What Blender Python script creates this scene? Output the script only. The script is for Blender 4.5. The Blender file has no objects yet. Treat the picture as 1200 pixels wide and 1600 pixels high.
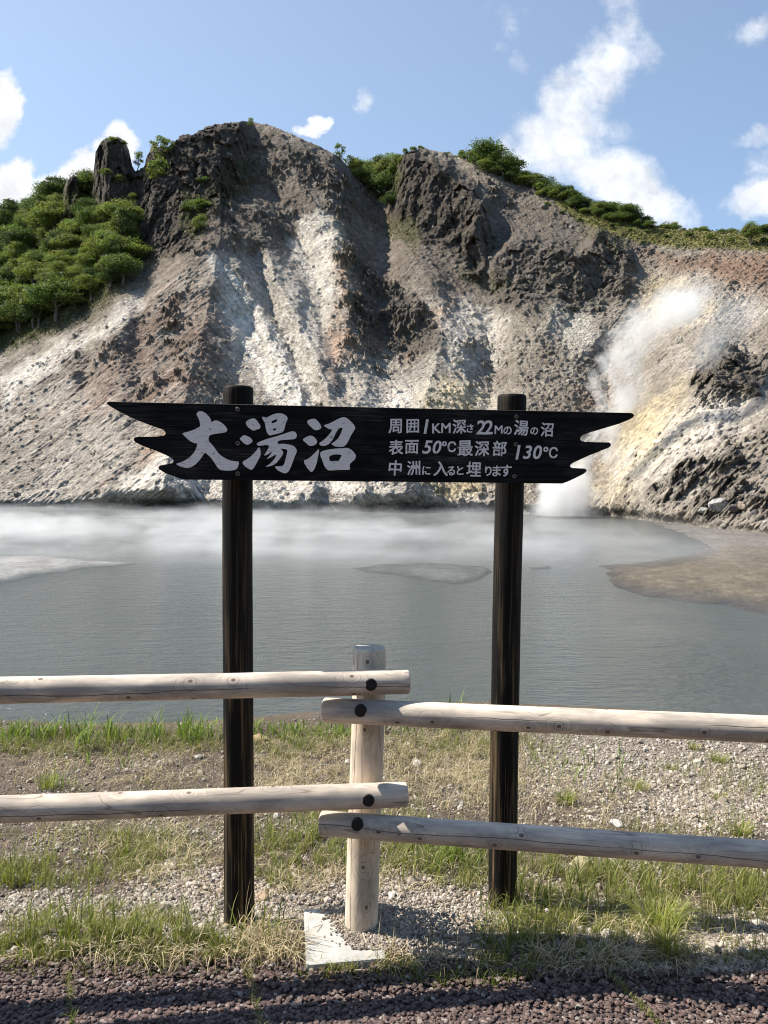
import bpy, bmesh, math, random
import numpy as np
from mathutils import Vector, Matrix

SC = bpy.context.scene
COL = SC.collection
random.seed(5)
RNG = np.random.default_rng(11)
R = math.radians

# ------------------------------------------------------------------ camera
EYE = 1.6
FPX = 1202.0                       # focal length in photo pixels (photo is 1200 x 1600)
PITCH, ROLL = 2.19, 0.45
cam_d = bpy.data.cameras.new('camera')
cam = bpy.data.objects.new('camera', cam_d)
COL.objects.link(cam)
SC.camera = cam
cam_d.sensor_fit = 'VERTICAL'
cam_d.angle = 2 * math.atan(800 / FPX)
cam_d.clip_start = 0.05
cam_d.clip_end = 6000
CM = Matrix.Rotation(R(90 - PITCH), 4, 'X') @ Matrix.Rotation(R(ROLL), 4, 'Z')
cam.matrix_world = Matrix.Translation((0, 0, EYE)) @ CM
CMN = np.array(CM.to_3x3())


def ray(X, Y):
    """World direction (y component 1) through a point of the photograph."""
    X, Y = np.broadcast_arrays(np.asarray(X, float), np.asarray(Y, float))
    d = np.stack([(X - 600) / FPX, (800 - Y) / FPX, -np.ones_like(X)], -1) @ CMN.T
    return d / d[..., 1:2]


def at_depth(X, Y, D):
    return ray(X, Y) * np.asarray(D, float)[..., None] + np.array([0, 0, EYE])


def at_z(X, Y, z):
    d = ray(X, Y)
    return d * ((z - EYE) / d[..., 2])[..., None] + np.array([0, 0, EYE])


# ------------------------------------------------------------------ numpy noise
_prm = np.random.default_rng(3).permutation(256).astype(np.int32)
_grd = np.random.default_rng(4).normal(size=(256, 3)).astype(np.float32)
_grd /= np.linalg.norm(_grd, axis=1)[:, None]
_rnd = np.random.default_rng(6).random((256, 4)).astype(np.float32)


def _h(x, y, z):
    return _prm[(_prm[(_prm[x & 255] + y) & 255] + z) & 255]


def perlin(P):
    P = np.asarray(P, np.float32)
    i = np.floor(P).astype(np.int32)
    f = P - i
    u = f * f * f * (f * (f * 6 - 15) + 10)
    out = np.zeros(P.shape[:-1], np.float32)
    for a in (0, 1):
        wa = u[..., 0] if a else 1 - u[..., 0]
        for b in (0, 1):
            wb = wa * (u[..., 1] if b else 1 - u[..., 1])
            for c in (0, 1):
                g = _grd[_h(i[..., 0] + a, i[..., 1] + b, i[..., 2] + c)]
                d = g[..., 0] * (f[..., 0] - a) + g[..., 1] * (f[..., 1] - b) + g[..., 2] * (f[..., 2] - c)
                out += d * wb * (u[..., 2] if c else 1 - u[..., 2])
    return out * 1.5


def fbm(P, octv=4, gain=0.5, ridged=False):
    P = np.asarray(P, np.float32)
    out, amp, tot = 0, 1.0, 0.0
    for k in range(octv):
        n = perlin(P * (2.03 ** k) + 17.3 * k)
        if ridged:
            n = 1 - 2 * np.abs(n)
        out = out + n * amp
        tot += amp
        amp *= gain
    return out / tot


def worley(P):
    """F1 distance and a random number of the nearest cell."""
    P = np.asarray(P, np.float32)
    i = np.floor(P).astype(np.int32)
    f = P - i
    best = np.full(P.shape[:-1], 9, np.float32)
    rid = np.zeros(P.shape[:-1], np.float32)
    for a in (-1, 0, 1):
        for b in (-1, 0, 1):
            for c in (-1, 0, 1):
                q = _rnd[_h(i[..., 0] + a, i[..., 1] + b, i[..., 2] + c)]
                d = (q[..., 0] + a - f[..., 0]) ** 2 + (q[..., 1] + b - f[..., 1]) ** 2 + (q[..., 2] + c - f[..., 2]) ** 2
                m = d < best
                best = np.where(m, d, best)
                rid = np.where(m, q[..., 3], rid)
    return np.sqrt(best), rid


def sstep(a, b, x):
    t = np.clip((x - a) / (b - a), 0, 1)
    return t * t * (3 - 2 * t)


def seg_dist(X, Y, pts):
    """Distance to a polyline, and the parameter along it (0..1)."""
    best = np.full(X.shape, 1e9)
    par = np.zeros(X.shape)
    n = len(pts) - 1
    for k in range(n):
        (x0, y0), (x1, y1) = pts[k], pts[k + 1]
        dx, dy = x1 - x0, y1 - y0
        t = np.clip(((X - x0) * dx + (Y - y0) * dy) / (dx * dx + dy * dy), 0, 1)
        d = np.hypot(X - x0 - t * dx, Y - y0 - t * dy)
        m = d < best
        best = np.where(m, d, best)
        par = np.where(m, (k + t) / n, par)
    return best, par


def poly_sd(X, Y, pts):
    """Signed distance to a polygon, positive inside."""
    d, _ = seg_dist(X, Y, list(pts) + [pts[0]])
    ins = np.zeros(X.shape, bool)
    n = len(pts)
    for k in range(n):
        (x0, y0), (x1, y1) = pts[k], pts[(k + 1) % n]
        if y0 == y1:
            continue
        c = ((y0 > Y) != (y1 > Y)) & (X < (x1 - x0) * (Y - y0) / (y1 - y0) + x0)
        ins ^= c
    return np.where(ins, d, -d)


# ------------------------------------------------------------------ object helpers
def tag(o, label=None, cat=None, group=None, kind=None):
    if label:
        o['label'] = label
    if cat:
        o['category'] = cat
    if group:
        o['group'] = group
    if kind:
        o['kind'] = kind
    return o


def thing(name, label, cat, loc=(0, 0, 0), group=None):
    o = bpy.data.objects.new(name, None)
    o.empty_display_size = 0.2
    COL.objects.link(o)
    o.location = loc
    return tag(o, label, cat, group)


def mesh_np(name, V, F, cols=None, uv=None, smooth=True):
    """Mesh from arrays; F is (n,3) or (n,4) or a list of such arrays."""
    me = bpy.data.meshes.new(name)
    V = np.ascontiguousarray(V, np.float32)
    Fs = F if isinstance(F, list) else [F]
    Fs = [np.asarray(f, np.int32) for f in Fs if len(f)]
    loops = np.concatenate([f.ravel() for f in Fs])
    tot = np.concatenate([np.full(len(f), f.shape[1], np.int32) for f in Fs])
    start = np.concatenate([[0], np.cumsum(tot)[:-1]]).astype(np.int32)
    me.vertices.add(len(V))
    me.vertices.foreach_set('co', V.ravel())
    me.loops.add(len(loops))
    me.loops.foreach_set('vertex_index', loops)
    me.polygons.add(len(tot))
    me.polygons.foreach_set('loop_start', start)
    me.polygons.foreach_set('loop_total', tot)
    me.polygons.foreach_set('use_smooth', np.full(len(tot), smooth))
    if cols is not None:
        a = me.attributes.new('Col', 'FLOAT_COLOR', 'POINT')
        c = np.ones((len(V), 4), np.float32)
        c[:, :cols.shape[1]] = cols
        a.data.foreach_set('color', c.ravel())
    if uv is not None:
        l = me.uv_layers.new(name='UVMap')
        l.data.foreach_set('uv', np.ascontiguousarray(uv[loops], np.float32).ravel())
    me.update(calc_edges=True)
    return me


def put(name, me, mats, parent=None, loc=None):
    o = bpy.data.objects.new(name, me)
    COL.objects.link(o)
    for m in (mats if isinstance(mats, (list, tuple)) else [mats]):
        me.materials.append(m)
    if parent is not None:
        o.parent = parent
    if loc is not None:
        o.location = loc
    return o


def world_offset(parent):
    p = Vector((0, 0, 0))
    while parent is not None:
        p += parent.location
        parent = parent.parent
    return np.array(p)


def part(name, V, F, mats, parent, **kw):
    """A part given in world coordinates under a (never rotated) parent."""
    return put(name, mesh_np(name, np.asarray(V) - world_offset(parent), F, **kw), mats, parent)


# ------------------------------------------------------------------ node helper
class G:
    def __init__(s, nt):
        s.t = nt

    def n(s, typ, ins=None, **props):
        nd = s.t.nodes.new(typ)
        for k, v in props.items():
            setattr(nd, k, v)
        for k, v in (ins or {}).items():
            s.set(nd.inputs[k], v)
        return nd

    def set(s, sock, v):
        if isinstance(v, bpy.types.NodeSocket):
            s.t.links.new(v, sock)
        elif v is not None:
            if isinstance(v, (tuple, list)) and len(v) == 3 and sock.type == 'RGBA':
                v = (*v, 1)
            sock.default_value = v

    def m(s, op, a, b=None, c=None, clamp=False):
        nd = s.n('ShaderNodeMath', operation=op, use_clamp=clamp)
        for k, v in enumerate((a, b, c)):
            if v is not None:
                s.set(nd.inputs[k], v)
        return nd.outputs[0]

    def v(s, op, a, b=None, scale=None):
        nd = s.n('ShaderNodeVectorMath', operation=op)
        s.set(nd.inputs[0], a)
        if b is not None:
            s.set(nd.inputs[1], b)
        if scale is not None:
            s.set(nd.inputs['Scale'], scale)
        return nd.outputs['Value'] if op in ('LENGTH', 'DOT_PRODUCT', 'DISTANCE') else nd.outputs[0]

    def xyz(s, vec):
        nd = s.n('ShaderNodeSeparateXYZ', {0: vec})
        return nd.outputs[0], nd.outputs[1], nd.outputs[2]

    def vec(s, x=0.0, y=0.0, z=0.0):
        return s.n('ShaderNodeCombineXYZ', {0: x, 1: y, 2: z}).outputs[0]

    def noise(s, vec, scale=1.0, detail=4.0, rough=0.5, dist=0.0, color=False):
        nd = s.n('ShaderNodeTexNoise', {'Vector': vec, 'Scale': scale, 'Detail': detail, 'Roughness': rough, 'Distortion': dist})
        return nd.outputs['Color' if color else 'Fac']

    def voro(s, vec, scale=1.0, feature='F1', out='Distance', rand=1.0):
        nd = s.n('ShaderNodeTexVoronoi', {'Vector': vec, 'Scale': scale, 'Randomness': rand}, feature=feature)
        return nd.outputs[out]

    def ramp(s, fac, stops, interp='LINEAR'):
        nd = s.n('ShaderNodeValToRGB', {0: fac})
        cr = nd.color_ramp
        cr.interpolation = interp
        while len(cr.elements) < len(stops):
            cr.elements.new(0.5)
        for e, (p, c) in zip(cr.elements, stops):
            e.position = p
            e.color = (*c, 1) if isinstance(c, (tuple, list)) else (c, c, c, 1)
        return nd.outputs[0]

    def mix(s, fac, a, b, blend='MIX'):
        nd = s.n('ShaderNodeMix', data_type='RGBA', blend_type=blend)
        s.set(nd.inputs[0], fac)
        s.set(nd.inputs[6], a)
        s.set(nd.inputs[7], b)
        return nd.outputs[2]

    def mr(s, v, a, b, c=0.0, d=1.0, smooth=False):
        nd = s.n('ShaderNodeMapRange', {0: v, 1: a, 2: b, 3: c, 4: d}, interpolation_type='SMOOTHSTEP' if smooth else 'LINEAR')
        return nd.outputs[0]

    def bump(s, h, strength=1.0, dist=1.0, normal=None):
        nd = s.n('ShaderNodeBump', {'Strength': strength, 'Distance': dist, 'Height': h})
        if normal is not None:
            s.set(nd.inputs['Normal'], normal)
        return nd.outputs[0]

    def attr(s, name='Col', out='Color'):
        return s.n('ShaderNodeAttribute', attribute_name=name).outputs[out]

    def obj(s):
        return s.n('ShaderNodeTexCoord').outputs['Object']

    def uv(s):
        return s.n('ShaderNodeTexCoord').outputs['UV']

    def pos(s):
        return s.n('ShaderNodeNewGeometry').outputs['Position']


def material(name):
    m = bpy.data.materials.new(name)
    m.use_nodes = True
    nt = m.node_tree
    nt.nodes.clear()
    g = G(nt)
    out = g.n('ShaderNodeOutputMaterial')
    return m, g, out


def principled(g, out, color, rough=0.8, normal=None, spec=0.3, **kw):
    ins = {'Base Color': color, 'Roughness': rough, 'Specular IOR Level': spec}
    b = g.n('ShaderNodeBsdfPrincipled', ins)
    if normal is not None:
        g.set(b.inputs['Normal'], normal)
    for k, v in kw.items():
        g.set(b.inputs[k], v)
    g.t.links.new(b.outputs[0], out.inputs['Surface'])
    return b
# ------------------------------------------------------------------ light and sky
SUN_V = Vector((-0.86, 0.20, 1.0)).normalized()
SUN_EL = math.asin(SUN_V.z)
SUN_AZ = math.atan2(SUN_V.x, SUN_V.y)
sd = bpy.data.lights.new('sun', 'SUN')
sd.energy = 5.0
sd.angle = R(0.5)
sd.color = (1.0, 0.93, 0.82)
so = bpy.data.objects.new('sun', sd)
COL.objects.link(so)
so.rotation_euler = SUN_V.to_track_quat('Z', 'Y').to_euler()
so.location = (-30, 10, 40)

W = bpy.data.worlds.new('World')
SC.world = W
W.use_nodes = True
W.node_tree.nodes.clear()
g = G(W.node_tree)
wout = g.n('ShaderNodeOutputWorld')
sky = g.n('ShaderNodeTexSky', sky_type='NISHITA', sun_disc=False, sun_elevation=SUN_EL, sun_rotation=SUN_AZ,
          altitude=300, air_density=1.0, dust_density=0.6, ozone_density=2.0)
SKY_STR = 0.10
dirv = g.n('ShaderNodeTexCoord').outputs['Generated']
dx, dy, dz = g.xyz(dirv)
dys = g.m('MAXIMUM', dy, 0.02)
az = g.m('DIVIDE', dx, dys)
el = g.m('DIVIDE', dz, dys)
plane = g.vec(az, el, 0.0)
warp = g.noise(plane, 5.0, 6, 0.62, color=True)
warp2 = g.noise(plane, 26.0, 5, 0.62, color=True)
pw = g.v('ADD', plane, g.v('SCALE', g.v('SUBTRACT', warp, (0.5, 0.5, 0.5)), scale=0.10))
pw = g.v('ADD', pw, g.v('SCALE', g.v('SUBTRACT', warp2, (0.5, 0.5, 0.5)), scale=0.030))
px_, py_, _ = g.xyz(pw)


def cloud(lst):
    acc = None
    for X, Y, rx, ry, ang, amp in lst:
        r_ = ray(X, Y)
        c, s = math.cos(R(ang)), math.sin(R(ang))
        a_ = g.m('SUBTRACT', px_, float(r_[0]))
        b_ = g.m('SUBTRACT', py_, float(r_[2]))
        u = g.m('ADD', g.m('MULTIPLY', a_, c * FPX / rx), g.m('MULTIPLY', b_, s * FPX / rx))
        w_ = g.m('ADD', g.m('MULTIPLY', a_, -s * FPX / ry), g.m('MULTIPLY', b_, c * FPX / ry))
        d = g.m('ADD', g.m('MULTIPLY', u, u), g.m('MULTIPLY', w_, w_))
        f = g.m('MULTIPLY', g.m('SUBTRACT', 1.0, d), amp)
        acc = f if acc is None else g.m('MAXIMUM', acc, f)
    return acc


# (photo x, y, half sizes, tilt, amplitude): heaped clouds with firm edges ...
firm = cloud([(8, 160, 30, 55, 0, 1), (35, 275, 40, 45, 0, 1), (15, 315, 70, 40, 10, 1), (85, 300, 60, 40, 30, 1),
              (130, 270, 60, 35, 35, 1), (182, 222, 34, 38, 0, 1), (165, 250, 40, 35, 0, 1), (482, 207, 30, 13, 10, .8)])
# ... and the wind-torn tall one with its wisps
soft = cloud([(985, 10, 40, 90, -10, .8), (950, 95, 60, 75, -20, .9), (905, 165, 75, 80, -25, 1.1), (880, 230, 95, 75, -15, 1.2),
              (950, 265, 100, 55, -10, 1.2), (1010, 305, 110, 50, -25, 1.3), (830, 245, 50, 45, 10, .9), (790, 232, 28, 28, 0, .7),
              (1000, 75, 40, 45, 0, .55), (975, 190, 40, 40, 0, .6),
              (1195, 310, 75, 40, 15, 1.1), (1190, 262, 40, 40, 0, .7), (1175, 215, 45, 16, 0, .6), (1185, 45, 60, 26, 20, .6),
              (765, 62, 22, 22, 0, .35), (803, 90, 22, 26, 0, .4), (567, 168, 14, 20, 0, .35), (790, 20, 40, 26, 0, .2)])
tex = g.noise(plane, 14.0, 8, 0.66)
fm = g.mr(g.m('ADD', firm, g.m('MULTIPLY', g.m('SUBTRACT', tex, 0.5), 1.3)), -0.08, 0.62, smooth=True)
sm = g.mr(g.m('ADD', soft, g.m('MULTIPLY', g.m('SUBTRACT', tex, 0.52), 2.4)), 0.0, 1.25, smooth=True)
cmask = g.m('MAXIMUM', fm, g.m('MULTIPLY', sm, 0.95))
cmask = g.m('MULTIPLY', cmask, g.mr(dy, 0.03, 0.10))
lum = g.mr(g.noise(pw, 22.0, 5, 0.6), 0.35, 0.65, 0.80, 1.08)
ccol = g.v('SCALE', (5.9, 6.05, 6.3), scale=lum)
veil = g.m('MULTIPLY', g.mr(az, 0.55, -0.75, 0.14, 0.32), g.mr(dy, -0.1, 0.4))                 # thin bright haze on the sun's side
skyc = g.mix(veil, g.mix(1.0, sky.outputs[0], (0.94, 1.02, 1.05), 'MULTIPLY'), (4.9, 5.3, 5.6))
wcol = g.mix(cmask, skyc, ccol)
bg = g.n('ShaderNodeBackground', {'Color': wcol, 'Strength': SKY_STR})
g.t.links.new(bg.outputs[0], wout.inputs['Surface'])

SC.view_settings.view_transform = 'Standard'
SC.view_settings.look = 'None'
SC.view_settings.exposure = 0.88
SC.view_settings.gamma = 1.0
cy = SC.cycles
cy.max_bounces = 6
cy.diffuse_bounces = 3
cy.glossy_bounces = 3
cy.transmission_bounces = 4
cy.transparent_max_bounces = 8
cy.volume_bounces = 4
cy.use_denoising = True
cy.filter_width = 1.1
try:
    cy.denoiser = 'OPENIMAGEDENOISE'
    cy.denoising_input_passes = 'RGB_ALBEDO_NORMAL'
    cy.denoising_prefilter = 'ACCURATE'
except Exception:
    pass
cy.volume_step_rate = 1.0
cy.volume_max_steps = 256
# ------------------------------------------------------------------ wood
def pale_wood(name, tint):
    """Peeled, sun-bleached log: UV is metres round the log and along it."""
    m, g, out = material(name)
    info = g.n('ShaderNodeObjectInfo').outputs['Random']
    u, v, _ = g.xyz(g.uv())
    off = g.m('MULTIPLY', info, 37.0)
    v2 = g.m('ADD', v, off)
    base = g.vec(g.m('ADD', u, g.m('MULTIPLY', off, .13)), v2, off)
    # knots: sparse cells, the grain flows round them
    kv = g.n('ShaderNodeTexVoronoi', {'Vector': g.v('MULTIPLY', base, (9.0, 7.0, 1.0)), 'Scale': 1.0, 'Randomness': 0.9}, feature='F1', voronoi_dimensions='2D')
    kd = kv.outputs['Distance']
    pick = g.m('GREATER_THAN', g.xyz(kv.outputs['Color'])[0], 0.35)
    knot = g.m('MULTIPLY', g.mr(kd, 0.075, 0.035, smooth=True), pick)
    swirl = g.m('MULTIPLY', g.mr(kd, 0.5, 0.0, smooth=True), pick)
    low = g.noise(g.v('MULTIPLY', base, (7.0, 0.7, 1.0)), 1.0, 3, 0.55)
    field = g.m('ADD', g.m('MULTIPLY', low, 3.6), g.m('MULTIPLY', swirl, 1.1))
    field = g.m('ADD', field, g.m('MULTIPLY', u, 8.0))
    ring = g.m('FRACT', g.m('MULTIPLY', field, 1.9))
    line = g.mr(g.m('ABSOLUTE', g.m('SUBTRACT', ring, 0.5)), 0.0, 0.055, 1.0, 0.0, smooth=True)
    line = g.m('MULTIPLY', line, g.mr(g.noise(g.v('MULTIPLY', base, (12, 3, 1)), 1.0, 2), 0.34, 0.52))
    fine = g.noise(g.v('MULTIPLY', base, (260.0, 7.0, 1.0)), 1.0, 3, 0.6)
    blot = g.noise(g.v('MULTIPLY', base, (14.0, 4.0, 1.0)), 1.0, 4, 0.6)
    band = g.mr(ring, 0.1, 0.9, 0.94, 1.04)
    c = g.mix(g.mr(blot, 0.40, 0.60), tuple(x * 1.05 for x in tint), tuple(x * y for x, y in zip(tint, (0.60, 0.61, 0.64))))
    c = g.mix(1.0, c, g.mix(g.mr(fine, 0.3, 0.7), (0.86, 0.86, 0.86), (1.06, 1.06, 1.06)), 'MULTIPLY')
    c = g.v('SCALE', c, scale=band)
    c = g.mix(g.m('MULTIPLY', line, 0.70), c, (0.19, 0.145, 0.11))
    # a long drying crack
    cr = g.m('ABSOLUTE', g.m('SUBTRACT', g.m('ADD', u, g.m('MULTIPLY', g.noise(g.vec(0, v2, off), 2.2, 3), 0.05)), 0.165))
    crack = g.m('MULTIPLY', g.mr(cr, 0.0006, 0.0016, 1, 0), g.mr(g.noise(g.vec(v2, off, 3.0), 1.6, 1), 0.46, 0.5))
    c = g.mix(g.m('MULTIPLY', crack, 0.85), c, (0.05, 0.04, 0.035))
    rimk = g.mr(g.m('ABSOLUTE', g.m('SUBTRACT', kd, 0.13)), 0.0, 0.025, 1, 0)
    c = g.mix(g.m('MULTIPLY', knot, 0.85), c, (0.11, 0.075, 0.052))
    c = g.mix(g.m('MULTIPLY', g.m('MULTIPLY', rimk, pick), 0.35), c, (0.20, 0.155, 0.12))
    h = g.m('SUBTRACT', g.m('MULTIPLY', fine, 0.25), g.m('ADD', g.m('MULTIPLY', crack, 2.0), g.m('MULTIPLY', line, 0.5)))
    principled(g, out, c, 0.72, g.bump(h, 0.5, 0.0012), spec=0.25)
    return m


def pale_end():
    m, g, out = material('pale log end grain')
    x, y, _ = g.xyz(g.uv())
    p = g.vec(x, y, 0)
    r = g.v('LENGTH', g.v('ADD', p, (0.008, 0.004, 0)))
    n = g.noise(p, 40, 3)
    rr = g.m('FRACT', g.m('MULTIPLY', g.m('ADD', r, g.m('MULTIPLY', n, 0.004)), 240))
    c = g.mix(g.mr(rr, 0.5, 0.95), (0.54, 0.475, 0.40), (0.24, 0.205, 0.17))
    c = g.mix(g.mr(g.noise(p, 60, 4), 0.55, 0.75), c, (0.34, 0.30, 0.26))
    rad = g.voro(g.vec(g.m('MULTIPLY', g.m('ARCTAN2', y, x), 1.8), g.m('MULTIPLY', r, 2.0), 0), 1.0, 'DISTANCE_TO_EDGE')
    c = g.mix(g.m('MULTIPLY', g.mr(rad, 0.0, 0.03, 1, 0), 0.6), c, (0.08, 0.07, 0.065))
    principled(g, out, c, 0.85, g.bump(rr, 0.3, 0.001))
    return m


def burnt_wood(name, streak):
    """Charred dark log with weathered brown streaks that thicken towards its foot (v=0)."""
    m, g, out = material(name)
    u, v, _ = g.xyz(g.uv())
    p = g.vec(u, v, 0)
    s1 = g.noise(g.v('MULTIPLY', p, (95, 2.2, 1)), 1.0, 4, 0.6, 0.2)
    s2 = g.noise(g.v('MULTIPLY', p, (26, 1.5, 1)), 1.0, 3, 0.55)
    s3 = g.noise(g.v('MULTIPLY', p, (320, 5, 1)), 1.0, 2, 0.5)
    low = g.mr(v, 1.7, 0.0, 0.0, 1.0)
    wear = g.m('MULTIPLY', g.mr(g.m('ADD', s1, g.m('MULTIPLY', g.m('SUBTRACT', s2, 0.5), 0.8)), 0.50, 0.72), g.m('ADD', g.m('MULTIPLY', low, streak), 0.22), clamp=True)
    c = g.mix(wear, (0.0075, 0.007, 0.0068), (0.17, 0.118, 0.066))
    c = g.mix(g.m('MULTIPLY', g.mr(s3, 0.55, 0.75), 0.30), c, (0.030, 0.025, 0.018))
    foot = g.m('MULTIPLY', g.mr(v, 0.22, 0.02), g.mr(g.noise(p, 60, 3), 0.40, 0.62))
    c = g.mix(g.m('MULTIPLY', foot, 0.75), c, (0.19, 0.165, 0.13))
    h = g.m('ADD', g.m('MULTIPLY', s1, 1.0), g.m('MULTIPLY', s3, 0.4))
    principled(g, out, c, 0.7, g.bump(h, 0.8, 0.003), spec=0.12)
    return m


M_RAIL = pale_wood('bleached rail wood', (0.68, 0.58, 0.475))
M_POST = pale_wood('peeled post wood', (0.78, 0.65, 0.51))
M_END = pale_end()
M_BURNT = burnt_wood('charred post wood', 0.95)
m, g, out = material('charred end grain')
principled(g, out, g.mix(g.noise(g.obj(), 60, 3), (0.012, 0.011, 0.01), (0.03, 0.027, 0.024)), 0.8)
M_BURNT_END = m


def log(name, p0, p1, r0, r1, mats, parent, seed=0, sides=48, wob=0.02, bev=0.006, dimple=0.0):
    p0, p1 = np.array(p0, float), np.array(p1, float)
    L = np.linalg.norm(p1 - p0)
    ax = (p1 - p0) / L
    side = np.cross(ax, (0, -1, 0))
    side /= np.linalg.norm(side)
    back = np.cross(side, ax)
    if back[1] < 0:
        back, side = -back, -side
    n = max(8, int(L / 0.025))
    s = np.concatenate([[0, 0.35 * bev], np.linspace(bev, L - bev, n), [L - 0.35 * bev, L]])
    inset = np.concatenate([[bev * 0.8, bev * 0.25], np.zeros(n), [bev * 0.25, bev * 0.8]])
    a = np.linspace(0, 2 * math.pi, sides + 1)
    A, S = np.meshgrid(a, s)
    rad = r0 + (r1 - r0) * S / L - inset[:, None]
    P0 = np.stack([np.cos(A) * 1.3 + seed * 7.1, np.sin(A) * 1.3, S * 2.2], -1)
    P1 = np.stack([np.cos(A) * 2.5 + seed * 3.1, np.sin(A) * 2.5, S * 9], -1)
    rad = rad * (1 + wob * fbm(P0, 3) + wob * 0.35 * fbm(P1, 2))
    dirs = np.cos(A)[..., None] * back + np.sin(A)[..., None] * side      # angle 0: away from the camera
    bend = 0.004 * np.sin(S / L * math.pi * 1.3 + seed)
    V = p0 + ax * S[..., None] + dirs * rad[..., None] + side * (bend * min(1, L))[..., None]
    uv = np.stack([A * (r0 + r1) / 2, S], -1)
    nr, nc = A.shape
    idx = np.arange(nr * nc).reshape(nr, nc)
    F = np.stack([idx[:-1, :-1], idx[:-1, 1:], idx[1:, 1:], idx[1:, :-1]], -1).reshape(-1, 4)
    V = V.reshape(-1, 3)
    uv = uv.reshape(-1, 2)
    Vs, UVs, T, base = [V], [uv], [], len(V)
    for row, ctr, flip in ((0, p0, 1), (nr - 1, p1, 0)):
        ringv = V[idx[row, :-1]]
        d = ringv - ctr
        u2 = np.stack([d @ back, d @ side], -1)
        Vs += [ringv, (ctr + 0 * ax)[None]]
        UVs += [u2, np.zeros((1, 2))]
        k = np.arange(sides)
        t = np.stack([base + k, base + (k + 1) % sides, np.full(sides, base + sides)], -1)
        T.append(t[:, ::-1] if flip else t)
        base += sides + 1
    V, uv = np.concatenate(Vs), np.concatenate(UVs)
    me = mesh_np(name, V - world_offset(parent), [F, np.concatenate(T)], uv=uv)
    mi = np.zeros(len(me.polygons), np.int32)
    mi[len(F):] = 1
    me.polygons.foreach_set('material_index', mi)
    sm = np.ones(len(me.polygons), bool)
    sm[len(F):] = False
    me.polygons.foreach_set('use_smooth', sm)
    # make sure normals point outwards
    bm = bmesh.new()
    bm.from_mesh(me)
    bmesh.ops.recalc_face_normals(bm, faces=bm.faces)
    bm.to_mesh(me)
    bm.free()
    return put(name, me, mats, parent)


def seg(X0, Y0, D0, X1, Y1, D1):
    return at_depth(X0, Y0, D0), at_depth(X1, Y1, D1)


# ------------------------------------------------------------------ the log fence
FD = 2.70                                                     # fence post distance
pt, pb = at_depth(576, 1011, FD), at_depth(566, 1467, FD)
fence = thing('log_fence', 'pale peeled-log fence with two rows of rails overlapping at a round post', 'fence', (pb[0], pb[1], 0))
pb_low = pb + (pb - pt) / np.linalg.norm(pb - pt) * 0.12
log('post', pb_low, pt, 0.0590, 0.0580, [M_POST, M_END], fence, seed=1, wob=0.012)
rd = FD - 0.060 - 0.036


def extend(p, q, f):
    return q + (p - q) * f


rails = [((0, 1077, rd - 0.19), (639, 1064.5, rd), 2.1, 2), ((0, 1263, rd - 0.19), (635.5, 1242.5, rd), 2.1, 3),
         ((1200, 1139.5, rd - 0.22), (505.5, 1107.5, rd), 2.2, 4), ((1200, 1333.5, rd - 0.22), (501, 1285.5, rd), 2.2, 5)]
rail_obj = []
for far, near, f, sdn in rails:
    a_, b_ = at_depth(*far), at_depth(*near)
    rail_obj.append((log('rail', extend(a_, b_, f), b_, 0.0425, 0.0415, [M_RAIL, M_END], fence, seed=sdn, wob=0.03), a_, b_))
# the next post out of the picture on either side, carrying the far rail ends
for sgn, (k1, k2), rr in ((-1, (0, 1), 6), (1, (2, 3), 7)):
    e1, e2 = extend(rail_obj[k1][1], rail_obj[k1][2], 1.52), extend(rail_obj[k2][1], rail_obj[k2][2], 1.52)
    x, y = e1[0], e1[1] + 0.10
    log('post', (x, y, -0.12), (x, y, 1.03), 0.059, 0.058, [M_POST, M_END], fence, seed=rr, wob=0.012)

m, g, out = material('black rubber cap')
principled(g, out, g.mix(g.noise(g.obj(), 90, 3), (0.010, 0.010, 0.0105), (0.018, 0.018, 0.018)), 0.55)
M_CAP = m


def disc(name, c, nrm, rad, depth, mat, parent, n=32, dome=0.25):
    c, nrm = np.array(c, float), np.array(nrm, float) / np.linalg.norm(nrm)
    a1 = np.cross(nrm, (0, 0, 1))
    a1 /= np.linalg.norm(a1)
    a2 = np.cross(a1, nrm)
    prof = [(1.0, -depth), (1.0, 0.0), (0.96, 0.0012), (0.86, 0.002), (0.4, 0.0026)]
    a = np.linspace(0, 2 * math.pi, n, endpoint=False)
    V = np.concatenate([c + nrm * h + rad * k * (np.cos(a)[:, None] * a1 + np.sin(a)[:, None] * a2) for k, h in prof] + [(c + nrm * 0.0028)[None]])
    F, i = [], np.arange(n)
    for k in range(len(prof) - 1):
        F.append(np.stack([k * n + i, k * n + (i + 1) % n, (k + 1) * n + (i + 1) % n, (k + 1) * n + i], -1))
    b = (len(prof) - 1) * n
    T = np.stack([b + i, b + (i + 1) % n, np.full(n, len(prof) * n)], -1)
    return part(name, V, [np.concatenate(F), T], mat, parent)


for k, (X, Y) in enumerate([(579.5, 1070), (575.5, 1251), (563.5, 1111), (558.5, 1289.5)]):
    o, a_, b_ = rail_obj[k]
    f_ = (X - (639 if k < 2 else 503)) / ((0 - 639) if k < 2 else (1200 - 503))
    c = at_depth(X, Y, b_[1] + (a_[1] - b_[1]) * f_ - 0.0432)
    disc('bolt_cover', c, (0.0, -1, 0.05), 0.0205, 0.02, M_CAP, o)

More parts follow.
